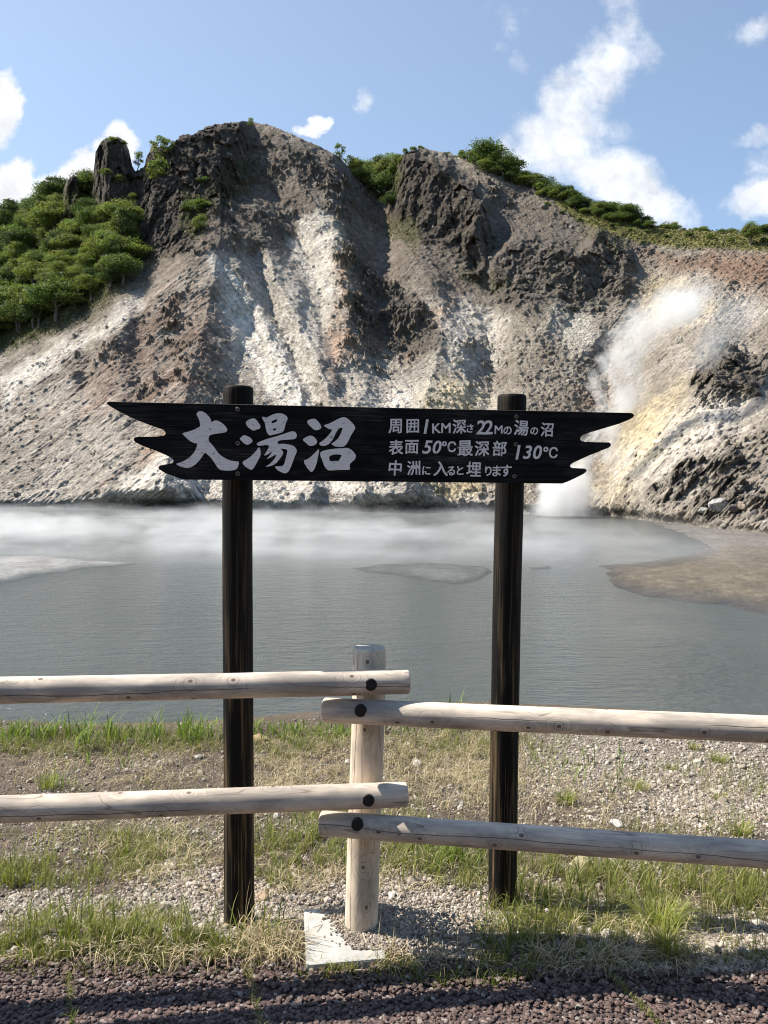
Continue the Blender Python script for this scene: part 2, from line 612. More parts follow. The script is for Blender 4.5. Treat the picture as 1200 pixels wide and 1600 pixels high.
# ------------------------------------------------------------------ the sign
SL, SR = 2.90, 3.06                                          # depth of the two sign posts
lt, lb = at_depth(373, 604, SL), at_depth(372.5, 1447, SL)
rt, rb = at_depth(799.5, 617, SR), at_depth(784.5, 1402, SR)
sign = thing('wooden_sign', 'black burnt-wood sign with white brush lettering and ragged ends on two dark posts', 'sign', (lb[0], lb[1], 0))
for (b_, t_, s_) in ((lb, lt, 11), (rb, rt, 12)):
    d_ = (b_ - t_) / np.linalg.norm(b_ - t_)
    log('post', b_ + d_ * 0.14, t_, 0.0575, 0.0560, [M_BURNT, M_BURNT_END], sign, seed=s_, wob=0.03, bev=0.010)

BT = 0.036
pl, pr = at_depth(373, 692, SL - 0.056 - BT), at_depth(797.5, 697, SR - 0.056 - BT)
bu = pr - pl
bu[2] = 0
bu /= np.linalg.norm(bu)                                       # along the board (horizontal)
bn = np.array([bu[1], -bu[0], 0.0])                            # towards the camera
bz = np.array([0, 0, 1.0])


def on_board(X, Y, lift=0.0):
    d = ray(X, Y)
    o = np.array([0, 0, EYE])
    t = ((pl + bn * lift - o) @ bn) / (d @ bn)
    P = o + d * t[..., None]
    q = P - pl
    return np.stack([q @ bu, q @ bz], -1)                      # board coordinates


def crop(pts, ox, oy, s):
    return [(ox + x / s, oy + y / s) for x, y in pts]


left_c = [(112, 90), (95, 93), (86, 102), (90, 113), (170, 163), (250, 203), (330, 240), (420, 275), (500, 303), (545, 318), (563, 338), (567, 355), (550, 368),
          (500, 375), (430, 377), (350, 377), (320, 380), (306, 391), (308, 408), (325, 425), (375, 450), (440, 475), (520, 505), (590, 537), (624, 557), (632, 575),
          (622, 592), (590, 600), (550, 605), (520, 612), (507, 624), (512, 643), (560, 672), (630, 700), (690, 720), (725, 727)]
right_c = [(450, 775), (500, 757), (560, 730), (640, 690), (667, 668), (670, 652), (652, 640), (580, 637), (535, 633), (521, 620), (525, 606), (550, 588), (610, 560), (700, 520),
           (800, 480), (870, 452), (885, 436), (886, 418), (866, 406), (760, 405), (660, 402), (627, 396), (612, 380), (614, 362), (635, 342), (680, 322), (760, 300),
           (860, 270), (960, 240), (1040, 207), (1084, 183), (1094, 166), (1086, 150), (1062, 143)]
board_px = crop(left_c, 150, 610, 5.217) + crop(right_c, 800, 620, 5.714)
bp = np.array(board_px)
B2 = on_board(bp[:, 0], bp[:, 1])


def burnt_board():
    m, g, out = material('black board wood')
    p = g.obj()
    ang = -math.atan2(bu[1], bu[0])
    rot = g.n('ShaderNodeVectorRotate', {'Vector': p, 'Angle': ang}, rotation_type='Z_AXIS').outputs[0]
    x, y, z = g.xyz(rot)
    q = g.vec(g.m('MULTIPLY', x, 1.6), 0, g.m('MULTIPLY', z, 62))
    s1 = g.noise(q, 1.0, 5, 0.6, 0.3)
    s2 = g.noise(g.vec(g.m('MULTIPLY', x, 7), 0, g.m('MULTIPLY', z, 300)), 1.0, 3, 0.6)
    s3 = g.noise(g.vec(g.m('MULTIPLY', x, 4), 2, g.m('MULTIPLY', z, 11)), 1.0, 3, 0.6)
    c = g.mix(g.mr(s1, 0.42, 0.75), (0.0075, 0.0078, 0.009), (0.020, 0.0205, 0.022))
    scuff = g.m('MULTIPLY', g.mr(s2, 0.46, 0.72), g.mr(s3, 0.46, 0.66))
    c = g.mix(g.m('MULTIPLY', scuff, 0.8), c, (0.115, 0.112, 0.11))
    nz = g.xyz(g.n('ShaderNodeNewGeometry').outputs['Normal'])[2]
    edge = g.m('MULTIPLY', g.mr(nz, 0.6, 0.95), g.mr(s1, 0.30, 0.60))
    c = g.mix(edge, c, (0.20, 0.18, 0.15))
    h = g.m('ADD', g.m('MULTIPLY', s1, 1.0), g.m('MULTIPLY', s2, 0.4))
    principled(g, out, c, 0.68, g.bump(h, 0.6, 0.0016), spec=0.06)
    return m


M_BOARD = burnt_board()
m, g, out = material('white sign paint')
p = g.obj()
n1 = g.noise(g.v('MULTIPLY', p, (30, 30, 220)), 1.0, 3, 0.6)
n2 = g.noise(p, 45, 4, 0.65)
c = g.mix(g.mr(n1, 0.35, 0.7), (0.88, 0.88, 0.88), (0.76, 0.76, 0.765))
c = g.mix(g.m('MULTIPLY', g.mr(n2, 0.62, 0.70), .8), c, (0.12, 0.118, 0.115))
c = g.mix(g.m('MULTIPLY', g.mr(n1, 0.62, 0.74), .6), c, (0.17, 0.168, 0.165))
principled(g, out, c, 0.6, g.bump(n1, 0.3, 0.001))
M_PAINT = m


def b3(uv, lift):
    return pl + np.outer(uv[:, 0], bu) + np.outer(uv[:, 1], bz) + bn * lift


bm = bmesh.new()
vs = [bm.verts.new(Vector(v)) for v in b3(B2, 0.0) - world_offset(sign)]
f = bm.faces.new(vs)
f.normal_update()
if f.normal.dot(Vector(bn)) < 0:
    f.normal_flip()
ex = bmesh.ops.extrude_face_region(bm, geom=[f])
bmesh.ops.translate(bm, vec=Vector(-bn * BT), verts=[e for e in ex['geom'] if isinstance(e, bmesh.types.BMVert)])
bmesh.ops.recalc_face_normals(bm, faces=bm.faces)
be = [e for e in bm.edges if len(e.link_faces) == 2 and max(len(x.verts) for x in e.link_faces) > 20]
bmesh.ops.bevel(bm, geom=be, offset=0.003, segments=2, profile=0.5, affect='EDGES', clamp_overlap=True)
me = bpy.data.meshes.new('board')
bm.to_mesh(me)
bm.free()
board = put('board', me, M_BOARD, sign)


# lettering: outlines in board coordinates, filled, 2.5 mm thick
def chaikin(P, it=2):
    P = np.asarray(P, float)
    for _ in range(it):
        Q = np.roll(P, -1, 0)
        P = np.stack([P * 0.78 + Q * 0.22, P * 0.22 + Q * 0.78], 1).reshape(-1, 2)
    return P


def curve_mesh(curve):
    o = bpy.data.objects.new('t', curve)
    COL.objects.link(o)
    bpy.context.view_layer.update()
    me = bpy.data.meshes.new_from_object(o.evaluated_get(bpy.context.evaluated_depsgraph_get()))
    bpy.data.objects.remove(o)
    bpy.data.curves.remove(curve)
    V = np.empty(len(me.vertices) * 3, np.float32)
    me.vertices.foreach_get('co', V)
    F = [tuple(p.vertices) for p in me.polygons]
    bpy.data.meshes.remove(me)
    return V.reshape(-1, 3), F


def lay_on_board(name, V, F, label=None):
    W3 = pl + np.outer(V[:, 0], bu) + np.outer(V[:, 1], bz) + np.outer(V[:, 2] + 0.0006, bn)
    me = bpy.data.meshes.new(name)
    me.from_pydata((W3 - world_offset(sign)).tolist(), [], F)
    me.update()
    o = put(name, me, M_PAINT, board)
    if label:
        o['label'] = label
    return o


def outline_char(name, polys):
    cu = bpy.data.curves.new('c', 'CURVE')
    cu.dimensions = '2D'
    cu.fill_mode = 'BOTH'
    cu.extrude = 0.0012
    for P in polys:
        P = np.array(P)
        uv = chaikin(on_board(P[:, 0], P[:, 1]), 2)
        sp = cu.splines.new('POLY')
        sp.points.add(len(uv) - 1)
        for k, q in enumerate(uv):
            sp.points[k].co = (q[0], q[1], 0, 1)
        sp.use_cyclic_u = True
    V, F = curve_mesh(cu)
    V[:, 2] += 0.0012
    lay_on_board(name, V, F)


big = [(817, 195), (830, 175), (855, 168), (885, 178), (915, 205), (935, 235), (942, 262), (950, 256), (965, 246), (985, 245), (1015, 258), (1045, 280), (1065, 305), (1072, 325), (1060, 340),
       (1030, 347), (985, 352), (945, 360), (925, 368), (918, 385), (918, 415), (940, 435), (965, 465), (985, 495), (1010, 525), (1050, 552), (1090, 570), (1130, 578), (1167, 580), (1162, 610),
       (1150, 640), (1120, 652), (1060, 655), (1010, 648), (985, 620), (960, 580), (935, 545), (910, 525), (888, 503), (865, 540), (840, 575), (810, 605), (775, 627), (740, 633), (700, 625),
       (670, 612), (650, 598), (700, 585), (745, 560), (785, 525), (810, 490), (825, 450), (825, 432), (800, 430), (770, 415), (740, 390), (715, 365), (702, 350), (740, 340), (790, 325), (830, 305),
       (850, 295), (848, 265), (838, 230)]
outline_char('lettering', [crop(big, 150, 610, 5.217)])
hot = [[(178, 150), (200, 135), (235, 123), (255, 127), (275, 150), (295, 180), (298, 195), (290, 210), (270, 213), (245, 225), (225, 218), (200, 200), (180, 175)],
       [(125, 292), (150, 267), (165, 260), (195, 270), (220, 285), (233, 305), (228, 320), (205, 335), (185, 340), (165, 328), (145, 310)],
       [(147, 478), (190, 455), (230, 425), (265, 385), (285, 355), (297, 380), (300, 410), (295, 435), (280, 460), (265, 490), (245, 525), (228, 543), (210, 540), (185, 525), (160, 505)],
       [(307, 115), (320, 110), (340, 118), (360, 112), (390, 95), (425, 84), (465, 82), (500, 95), (520, 120), (515, 140), (502, 165), (495, 200), (488, 225), (470, 240), (440, 248), (400, 258),
        (370, 265), (350, 240), (340, 205), (335, 165), (320, 140)],
       [(387, 145), (437, 128), (432, 150), (388, 168)], [(398, 210), (426, 202), (424, 220), (400, 226)],
       [(262, 330), (300, 310), (350, 292), (420, 272), (490, 250), (545, 230), (575, 230), (592, 250), (593, 275), (580, 292), (530, 297), (470, 300), (435, 312), (440, 335), (480, 330), (530, 336),
        (570, 350), (592, 375), (594, 395), (580, 425), (565, 465), (545, 520), (525, 560), (498, 574), (465, 562), (435, 545), (410, 516), (440, 514), (470, 512), (488, 505), (498, 470), (508, 430),
        (520, 380), (490, 372), (455, 370), (475, 385), (484, 405), (475, 425), (450, 460), (420, 495), (385, 512), (333, 520), (360, 505), (395, 475), (420, 440), (425, 415), (410, 425), (385, 440),
        (343, 458), (365, 435), (385, 410), (395, 390), (375, 405), (350, 422), (323, 428), (340, 405), (360, 370), (370, 345), (340, 340), (300, 348), (275, 345)]]
outline_char('lettering', [crop(q, 350, 630, 5.217) for q in hot])
pond_c = [[(675, 150), (690, 135), (735, 125), (755, 137), (780, 165), (795, 195), (785, 212), (750, 222), (730, 215), (705, 190), (685, 170)],
          [(640, 295), (670, 275), (705, 262), (735, 275), (755, 300), (760, 320), (745, 340), (710, 350), (690, 345), (670, 325), (650, 310)],
          [(775, 370), (773, 400), (765, 440), (755, 490), (740, 530), (725, 555), (710, 562), (690, 545), (670, 515), (655, 490), (650, 465), (680, 458), (715, 430), (745, 400)],
          [(808, 180), (850, 170), (890, 150), (935, 125), (975, 112), (1000, 120), (1035, 150), (1065, 185), (1070, 205), (1055, 230), (1030, 270), (1010, 315), (985, 350), (960, 358), (910, 355), (890, 345),
           (872, 330), (905, 312), (935, 280), (955, 240), (967, 205), (960, 198), (935, 205), (910, 245), (890, 290), (865, 325), (835, 345), (805, 350), (780, 342), (775, 325), (800, 310), (835, 280),
           (865, 245), (885, 215), (860, 212), (835, 200)],
          [(783, 405), (800, 390), (850, 378), (910, 370), (960, 368), (1005, 363), (1040, 380), (1070, 415), (1075, 435), (1065, 460), (1040, 480), (1022, 500), (1028, 545), (980, 543), (920, 545), (850, 550),
           (825, 525), (808, 490), (798, 455), (785, 430)],
          [(852, 435), (900, 415), (965, 420), (945, 450), (935, 473), (900, 470), (865, 478)]]
outline_char('lettering', [crop(q, 350, 630, 5.217) for q in pond_c])

# three small lines: (character, centre x, centre y, height) in a zoomed crop of the photo
LINES = [[('周', 107, 188, 62), ('囲', 185, 188, 60), ('1', 245, 190, 62), ('K', 290, 198, 42), ('M', 333, 196, 42), ('深', 393, 190, 62), ('さ', 441, 198, 36), ('2', 487, 194, 60), ('2', 521, 194, 60),
          ('M', 568, 204, 36), ('の', 608, 208, 34), ('湯', 670, 196, 66), ('の', 727, 210, 32), ('沼', 785, 204, 60)],
         [('表', 110, 283, 64), ('面', 182, 281, 60), ('5', 250, 282, 58), ('0', 294, 282, 56), ('℃', 347, 280, 46), ('最', 418, 287, 68), ('深', 494, 288, 66), ('部', 573, 288, 66)],
         [('1', 655, 305, 62),
          ('3', 697, 305, 58), ('0', 742, 305, 58), ('℃', 800, 306, 48)],
         [('中', 107, 375, 66), ('洲', 190, 375, 62), ('に', 246, 386, 38), ('入', 310, 378, 64), ('る', 356, 388, 38), ('と', 396, 386, 38), ('埋', 457, 380, 64), ('り', 522, 388, 42), ('ま', 559, 388, 46), ('す', 603, 387, 50)]]
CS = 1200 / 420
for ln in LINES:
    AV, AF, n0 = [], [], 0
    for ch, X, Y, H in ln:
        cu = bpy.data.curves.new('t', 'FONT')
        cu.body = ch
        cu.size = 1.0
        wide = ord(ch) > 255
        digit = ch in '0123456789'
        cu.shear = 0.22 if digit and ch != '2' else (0.12 if digit else 0.04)
        cu.offset = 0.0
        cu.extrude = 0.012
        V, F = curve_mesh(cu)
        lo, hi = V.min(0), V.max(0)
        ctr = (lo + hi) / 2
        q = on_board(np.array([580 + X / CS]), np.array([600 + Y / CS]))[0]
        hh = (on_board(np.array([580 + X / CS]), np.array([600 + (Y - H / 2) / CS]))[0] - q)[1] * 2
        k = hh / (hi[1] - lo[1])
        rot = R(random.uniform(-2.5, 4))
        sx = 1.0 if digit else (0.97 if wide else 1.05)
        v = (V - ctr) * k
        v[:, 0] *= sx
        x2 = v[:, 0] * math.cos(rot) - v[:, 1] * math.sin(rot) + q[0]
        y2 = v[:, 0] * math.sin(rot) + v[:, 1] * math.cos(rot) + q[1]
        z2 = np.where(V[:, 2] > 0, 0.0018, 0.0)
        e = (0.016 if ord(ch) > 0x4000 else 0.020) * k * (hi[1] - lo[1])      # brush weight: the stroke laid four times
        for q4, (ex, ey) in enumerate(((-e, -e), (e, -e), (-e, e), (e, e))):
            AV.append(np.stack([x2 + ex, y2 + ey, z2 + .00012 * q4 * (z2 > 0)], -1))
            AF += [tuple(i + n0 for i in f) for f in F]
            n0 += len(V)
    lay_on_board('lettering', np.concatenate(AV), AF)

m, g, out = material('dull bolt steel')
principled(g, out, g.mix(g.noise(g.obj(), 300, 3), (0.10, 0.09, 0.07), (0.22, 0.20, 0.16)), 0.5, Metallic=0.6)
M_BOLT = m
for X, Y in [(371.5, 639.5), (371.5, 692.5), (371.5, 740), (806.5, 651), (805.5, 694.5), (803.5, 744)]:
    q = on_board(np.array([float(X)]), np.array([float(Y)]))
    c = b3(q, 0.0022)[0]
    bo = disc('bolt', c, bn, 0.0085, 0.006, M_BOLT, sign, n=20)
    disc('socket', c + bn * 0.003, bn, 0.0040, 0.004, M_CAP, bo, n=6)
# ------------------------------------------------------------------ the near bank
POND_Z = -3.5


def gbase(x, y):
    x, y = np.asarray(x, float), np.asarray(y, float)
    t = np.clip((y - 2.62) / 3.4, 0, 1)
    crest = 5.9 + 0.35 * np.sin(x * 0.9 + 0.6) * np.clip(1 - np.abs(x) / 30, 0, 1)
    z = -0.27 * t ** 1.25
    over = np.clip(y - crest, 0, None)
    z = z - np.where(over < 1.0, 0.30 * over ** 2, 0.30 + 0.60 * (over - 1.0))
    z = z - 0.085 * sstep(2.66, 2.84, y) * sstep(6.0, 4.5, y)
    z = z + 0.045 * np.exp(-((x + 0.05) / 0.28) ** 2 - ((y - 2.86) / 0.10) ** 2)
    return np.maximum(z, -4.4)


def gz(x, y):
    x, y = np.asarray(x, float), np.asarray(y, float)
    P = np.stack([x, y, np.zeros_like(x)], -1)
    k = sstep(2.50, 2.70, y)
    return gbase(x, y) + k * (0.030 * fbm(P * 1.6, 3) + 0.012 * fbm(P * 7.0 + 5, 3)) + (1 - k) * -0.012


def on_ground(X, Y):
    d = ray(X, Y)
    X_, Yy = d[..., 0], d[..., 2]
    D = np.full(X_.shape, 3.0)
    for _ in range(25):
        D = 0.5 * D + 0.5 * np.clip((gz(X_ * D, D) - EYE) / np.minimum(Yy, -0.02), 1.2, 8.0)
    return np.stack([X_ * D, D, gz(X_ * D, D)], -1)


def to_px(P):
    q = (np.asarray(P, float) - np.array([0, 0, EYE])) @ CMN
    return 600 + FPX * q[..., 0] / -q[..., 2], 800 - FPX * q[..., 1] / -q[..., 2]


def axis(segs):
    a = [segs[0][0]]
    for lo, hi, st in segs:
        n = max(1, int(round((hi - lo) / st)))
        a += list(np.linspace(lo, hi, n + 1)[1:])
    return np.array(a)


gx = axis([(-60, -12, 4), (-12, -4, .3), (-4, -2.2, .05), (-2.2, 2.2, .016), (2.2, 4, .05), (4, 12, .3), (12, 60, 4)])
gy = axis([(2.44, 3.4, .014), (3.4, 4.6, .02), (4.6, 6.9, .035), (6.9, 15, .3)])
GX, GY = np.meshgrid(gx, gy)
P2 = np.stack([GX, GY, np.zeros_like(GX)], -1)
GZ = gz(GX, GY) + sstep(2.5, 2.6, GY) * sstep(4, 2.4, np.abs(GX)) * (0.012 * fbm(P2 * 20, 4, .6) + 0.006 * np.abs(perlin(P2 * 60)))
idx = np.arange(GX.size).reshape(GX.shape)
F = np.stack([idx[:-1, :-1], idx[:-1, 1:], idx[1:, 1:], idx[1:, :-1]], -1).reshape(-1, 4)
SX, SY = to_px(np.stack([GX, GY, GZ], -1))


def blobs(X, Y, lst):
    o = np.zeros(np.shape(X))
    for cx, cy_, rx, ry in lst:
        o = np.maximum(o, np.clip(1.25 - np.hypot((X - cx) / rx, (Y - cy_) / ry), 0, 1))
    return np.clip(o * 1.6, 0, 1)


PALE = [(560, 1420, 260, 45), (330, 1420, 90, 40), (1060, 1470, 160, 45), (1000, 1190, 260, 60), (280, 1400, 90, 60), (100, 1420, 140, 25), (700, 1440, 120, 50), (1120, 1250, 120, 50)]
pale = blobs(SX, SY, PALE)
nz1 = fbm(P2 * 3.0 + 9, 4)
pale = np.clip(pale + 0.7 * nz1, 0, 1)
col = np.array([.155, .128, .102]) * (1 - pale[..., None]) + np.array([.29, .258, .22]) * pale[..., None]
col = col * (1 + 0.25 * fbm(P2 * 11 + 3, 3)[..., None])

m, g, out = material('gravelly soil')
p = g.pos()
n1 = g.noise(p, 70, 4, 0.6)
v1 = g.voro(p, 95)
c = g.mix(1.0, g.attr(), g.mix(g.mr(n1, 0.3, 0.72), (0.62, 0.60, 0.58), (1.22, 1.20, 1.18)), 'MULTIPLY')
c = g.mix(g.mr(v1, 0.35, 0.75), c, g.mix(1.0, c, (0.45, 0.42, 0.40), 'MULTIPLY'))
principled(g, out, c, 0.95, g.bump(g.m('SUBTRACT', g.m('MULTIPLY', n1, 0.6), v1), 0.9, 0.008), spec=0.15)
M_SOIL = m
ground = put('ground', mesh_np('ground', np.stack([GX, GY, GZ], -1).reshape(-1, 3), F, cols=col.reshape(-1, 3)), M_SOIL)
tag(ground, kind='structure')

# far ground sheet under everything, out to the horizon
m, g, out = material('far ground')
p = g.pos()
c = g.mix(g.mr(g.noise(p, 0.03, 5), 0.35, 0.65), (0.07, 0.08, 0.035), (0.13, 0.11, 0.075))
principled(g, out, c, 0.95)
V = np.array([[-4000, -2000, -5], [4000, -2000, -5], [4000, 4000, -5], [-4000, 4000, -5]], float)
tag(put('terrain', mesh_np('terrain', V, np.array([[0, 1, 2, 3]]), smooth=False), m), kind='structure')

# ------------------------------------------------------------------ the path of resin-bound crushed stone
m, g, out = material('resin bound stone path')
p = g.pos()
v = g.n('ShaderNodeTexVoronoi', {'Vector': p, 'Scale': 85.0}, feature='F1')
rnd = g.xyz(v.outputs['Color'])[0]
c = g.ramp(rnd, [(0, (0.09, 0.062, 0.058)), (0.5, (0.15, 0.098, 0.088)), (0.85, (0.20, 0.145, 0.13)), (1, (0.30, 0.26, 0.24))])
c = g.mix(g.mr(v.outputs['Distance'], 0.42, 0.7), c, (0.03, 0.024, 0.024))
principled(g, out, c, 0.75, g.bump(v.outputs['Distance'], -0.9, 0.008))
M_PATH = m


def path_edge(x):
    x = np.asarray(x, float)
    q = np.stack([x * 2.2, x * 0, x * 0], -1)
    return 2.525 + 0.022 * fbm(q, 3) - 0.02 * sstep(-.9, -1.25, x) - 0.055 * sstep(.15, .55, x) + 0.0 * x


px = axis([(-60, -3, 5), (-3, 3, .02), (3, 60, 5)])
rows = np.linspace(0, 1, 12)
PX, PR = np.meshgrid(px, rows)
PY = -8 + PR ** 0.25 * (path_edge(PX) + 8)
PZ = np.where(PR >= 1, -0.02, 0.0) + 0 * PX
idx = np.arange(PX.size).reshape(PX.shape)
F = np.stack([idx[:-1, :-1], idx[:-1, 1:], idx[1:, 1:], idx[1:, :-1]], -1).reshape(-1, 4)
tag(put('path', mesh_np('path', np.stack([PX, PY, PZ], -1).reshape(-1, 3), F), M_PATH), kind='structure')

# joints between the path panels: (photo points near, far)
JOINTS = [np.array([on_ground(np.array([a]), np.array([b]))[0][:2] for a, b in q]) for q in (((417, 1640), (383, 1512)), ((1050, 1630), (945, 1522)), ((116, 1640), (106, 1530)))]


def joint_dist(x, y):
    d = np.full(np.shape(x), 9.0)
    for J in JOINTS:
        dd, _ = seg_dist(x, y, [tuple(J[0]), tuple(J[1])])
        d = np.minimum(d, dd)
    return d


# ------------------------------------------------------------------ loose stones
def ico(sub):
    b = bmesh.new()
    bmesh.ops.create_icosphere(b, subdivisions=sub, radius=1)
    V = np.array([v.co[:] for v in b.verts])
    b.verts.ensure_lookup_table()
    F = np.array([[v.index for v in f.verts] for f in b.faces])
    b.free()
    return V, F


ICO1, ICO2, ICO3 = ico(1), ico(2), ico(3)


def stone_shapes(n, base, seed, flat=0.7, angular=0.35):
    r = np.random.default_rng(seed)
    out = []
    V0, F0 = base
    for k in range(n):
        V = V0.copy()
        for _ in range(5):                                     # chip flat facets off the ball
            d = r.normal(size=3)
            d /= np.linalg.norm(d)
            h = r.uniform(1 - angular * 1.3, 1 - angular * 0.4)
            s = V @ d
            V = V - np.outer(np.clip(s - h, 0, None), d)
        V = V * (1 + 0.10 * perlin(V0 * 1.7 + k * 5.3)[:, None])
        V *= r.uniform(0.75, 1.25, 3) * np.array([1, 1, flat])
        out.append(V)
    return out, F0


def scatter(pos, size, shapes, F0, cols, r, sink=0.3, tilt=0.5):
    n = len(pos)
    nv = len(shapes[0])
    sh = np.stack(shapes)[r.integers(0, len(shapes), n)]
    yaw = r.uniform(0, 6.283, n)
    tx, ty = r.normal(0, tilt, n), r.normal(0, tilt, n)
    c, s = np.cos(yaw), np.sin(yaw)
    cx, sx, cy2, sy = np.cos(tx), np.sin(tx), np.cos(ty), np.sin(ty)
    Rz = np.zeros((n, 3, 3)); Rz[:, 0, 0] = c; Rz[:, 0, 1] = -s; Rz[:, 1, 0] = s; Rz[:, 1, 1] = c; Rz[:, 2, 2] = 1
    Rx = np.zeros((n, 3, 3)); Rx[:, 0, 0] = 1; Rx[:, 1, 1] = cx; Rx[:, 1, 2] = -sx; Rx[:, 2, 1] = sx; Rx[:, 2, 2] = cx
    Ry = np.zeros((n, 3, 3)); Ry[:, 1, 1] = 1; Ry[:, 0, 0] = cy2; Ry[:, 0, 2] = sy; Ry[:, 2, 0] = -sy; Ry[:, 2, 2] = cy2
    M = Rx @ Ry @ Rz
    V = np.einsum('nij,nvj->nvi', M, sh) * size[:, None, None] + pos[:, None, :]
    V[..., 2] += (size * (0.55 - sink))[:, None]
    F = (F0[None] + (np.arange(n) * nv)[:, None, None]).reshape(-1, 3)
    C = np.repeat(cols, nv, 0)
    return V.reshape(-1, 3), F, C


m, g, out = material('loose stone')
p = g.pos()
n1 = g.noise(p, 160, 4, 0.65)
c = g.mix(1.0, g.attr(), g.mix(g.mr(n1, 0.3, 0.72), (0.72, 0.71, 0.70), (1.18, 1.17, 1.15)), 'MULTIPLY')
principled(g, out, c, 0.88, g.bump(n1, 0.6, 0.004), spec=0.2)
M_STONE = m

r = np.random.default_rng(21)
# crushed stones of the path (visible strip)
n = 17000
x = r.uniform(-1.9, 1.9, n)
y = r.uniform(1.75, 2.56, n)
keep = (y < path_edge(x) + 0.004) & (joint_dist(x, y) > 0.009 + 0.006 * r.random(n))
x, y = x[keep], y[keep]
sz = r.uniform(0.0062, 0.0125, len(x)) * (1 - .25 * r.random(len(x)))
t = r.random(len(x))
base_c = np.array([[.115, .082, .073], [.145, .10, .089], [.09, .068, .063], [.18, .142, .126], [.28, .25, .225]])
pc = base_c[np.searchsorted([.34, .62, .80, .95], t)] * r.uniform(.8, 1.2, (len(x), 1))
shp, F0 = stone_shapes(14, ICO1, 5, flat=0.55, angular=0.3)
V, F, C = scatter(np.stack([x, y, np.zeros(len(x))], -1), sz, shp, F0, pc, r, sink=0.25, tilt=0.22)
o = put('path_stones', mesh_np('path_stones', V, F, cols=C, smooth=False), M_STONE)
tag(o, 'dark reddish crushed stones packed into the path along the bottom of the picture', 'gravel', kind='stuff')

# gravel of the bank: fine everywhere, coarse and pale in patches
SLAB_PX = [(473, 1417), (600, 1416), (604, 1500), (476, 1511)]
n = 190000
X = r.uniform(-60, 1260, n)
Y = 1120 + (1535 - 1120) * r.random(n) ** 0.8
P = on_ground(X, Y)
den = np.clip(0.20 + blobs(X, Y, PALE) + 0.8 * fbm(np.stack([P[:, 0], P[:, 1], 0 * X], -1) * 3 + 9, 3), 0.08, 1)
keep = (r.random(n) < den * 0.55) & (P[:, 1] > path_edge(P[:, 0]) + 0.01) & (P[:, 1] < 6.2) & (poly_sd(X, Y, SLAB_PX) < -3)
X, Y, P, den = X[keep], Y[keep], P[keep], den[keep]
n = len(P)
sz = np.clip(r.lognormal(math.log(0.0060), 0.42, n), 0.003, 0.022) * (0.82 + 0.14 * np.clip(P[:, 1] - 2.8, 0, 2.2)) * (1 + .8 * (r.random(n) < .04))
tone = r.random(n)
tints = np.array([[.43, .385, .33], [.35, .305, .255], [.50, .46, .41], [.25, .21, .17], [.38, .30, .225], [.17, .152, .135]])
pc = tints[np.searchsorted([.34, .58, .76, .89, .955], tone)] * r.uniform(.82, 1.15, (n, 1))
shp, F0 = stone_shapes(14, ICO1, 8, flat=0.72, angular=0.3)
V, F, C = scatter(P, sz, shp, F0, pc, r, sink=0.22)
o = put('gravel', mesh_np('gravel', V, F, cols=C, smooth=False), M_STONE)
tag(o, 'pale crushed gravel and crumbs of volcanic soil on the bank round the posts', 'gravel', kind='stuff')


def boulder(name, label, cat, pos, size, color, seed, group=None, flat=0.7, mat=None, base=None):
    shp, F0 = stone_shapes(1, base or ICO3, seed, flat=flat, angular=0.42)
    V = shp[0]
    V = V * (1 + 0.07 * fbm(V * 2.3 + seed, 3)[:, None]) * size
    C = np.tile(np.array(color), (len(V), 1)) * (1 + 0.2 * fbm(V / size * 2.1 + seed, 2)[:, None])
    o = put(name, mesh_np(name, V, F0, cols=C, smooth=False if base else True), mat or M_STONE, loc=tuple(np.array(pos) + np.array([0, 0, size * flat * 0.45])))
    return tag(o, label, cat, group)


def gpt(X, Y):
    return on_ground(np.array([float(X)]), np.array([float(Y)]))[0]


for X, Y, s_, c_, lab, sdn in [
        (406, 1160, .070, (.40, .31, .17), 'yellowish ochre rock on the bank beside the left sign post', 31),
        (963, 1290, .034, (.46, .45, .43), 'light grey stone above the lower rail on the right', 32),
        (201, 1167, .052, (.27, .23, .20), 'flat brownish stone at the foot of the reeds on the left', 33),
        (652, 1198, .040, (.45, .43, .40), 'whitish grey stone in dry grass right of the fence post', 34),
        (905, 1352, .050, (.42, .36, .25), 'buff stone half buried in grass under the right lower rail', 35),
        (408, 1404, .030, (.40, .30, .22), 'small reddish buff stone on the gravel between sign post and slab', 36),
        (310, 1185, .030, (.40, .37, .34), 'pale pebble left of the sign post on bare soil', 37),
        (1186, 1445, .024, (.52, .49, .44), 'rounded cream stone at the edge of the grass on the far right', 38)]:
    boulder('stone', lab, 'stone', gpt(X, Y), s_, c_, sdn)

# ------------------------------------------------------------------ concrete footing slab
m, g, out = material('weathered concrete')
p = g.obj()
n1 = g.noise(p, 20, 5, 0.6)
n2 = g.noise(p, 260, 3, 0.6)
c = g.mix(g.mr(n1, 0.35, 0.7), (0.44, 0.435, 0.41), (0.34, 0.33, 0.305))
c = g.mix(g.mr(n2, 0.62, 0.8), c, (0.28, 0.27, 0.25))
principled(g, out, c, 0.9, g.bump(g.m('ADD', n1, g.m('MULTIPLY', n2, 0.3)), 0.5, 0.002))
M_CONC = m
SZ = 0.016
c4 = [at_z(*q, SZ) for q in ((475, 1420), (600, 1418), (602, 1497), (478, 1508))]
bm = bmesh.new()
lo = [bm.verts.new(Vector(c) - Vector((0, 0, 0.07))) for c in c4]
hi = [bm.verts.new(Vector(c)) for c in c4]
bm.faces.new(hi[::-1])
bm.faces.new(lo)
for k in range(4):
    bm.faces.new((lo[k], hi[k], hi[(k + 1) % 4], lo[(k + 1) % 4]))
bmesh.ops.recalc_face_normals(bm, faces=bm.faces)
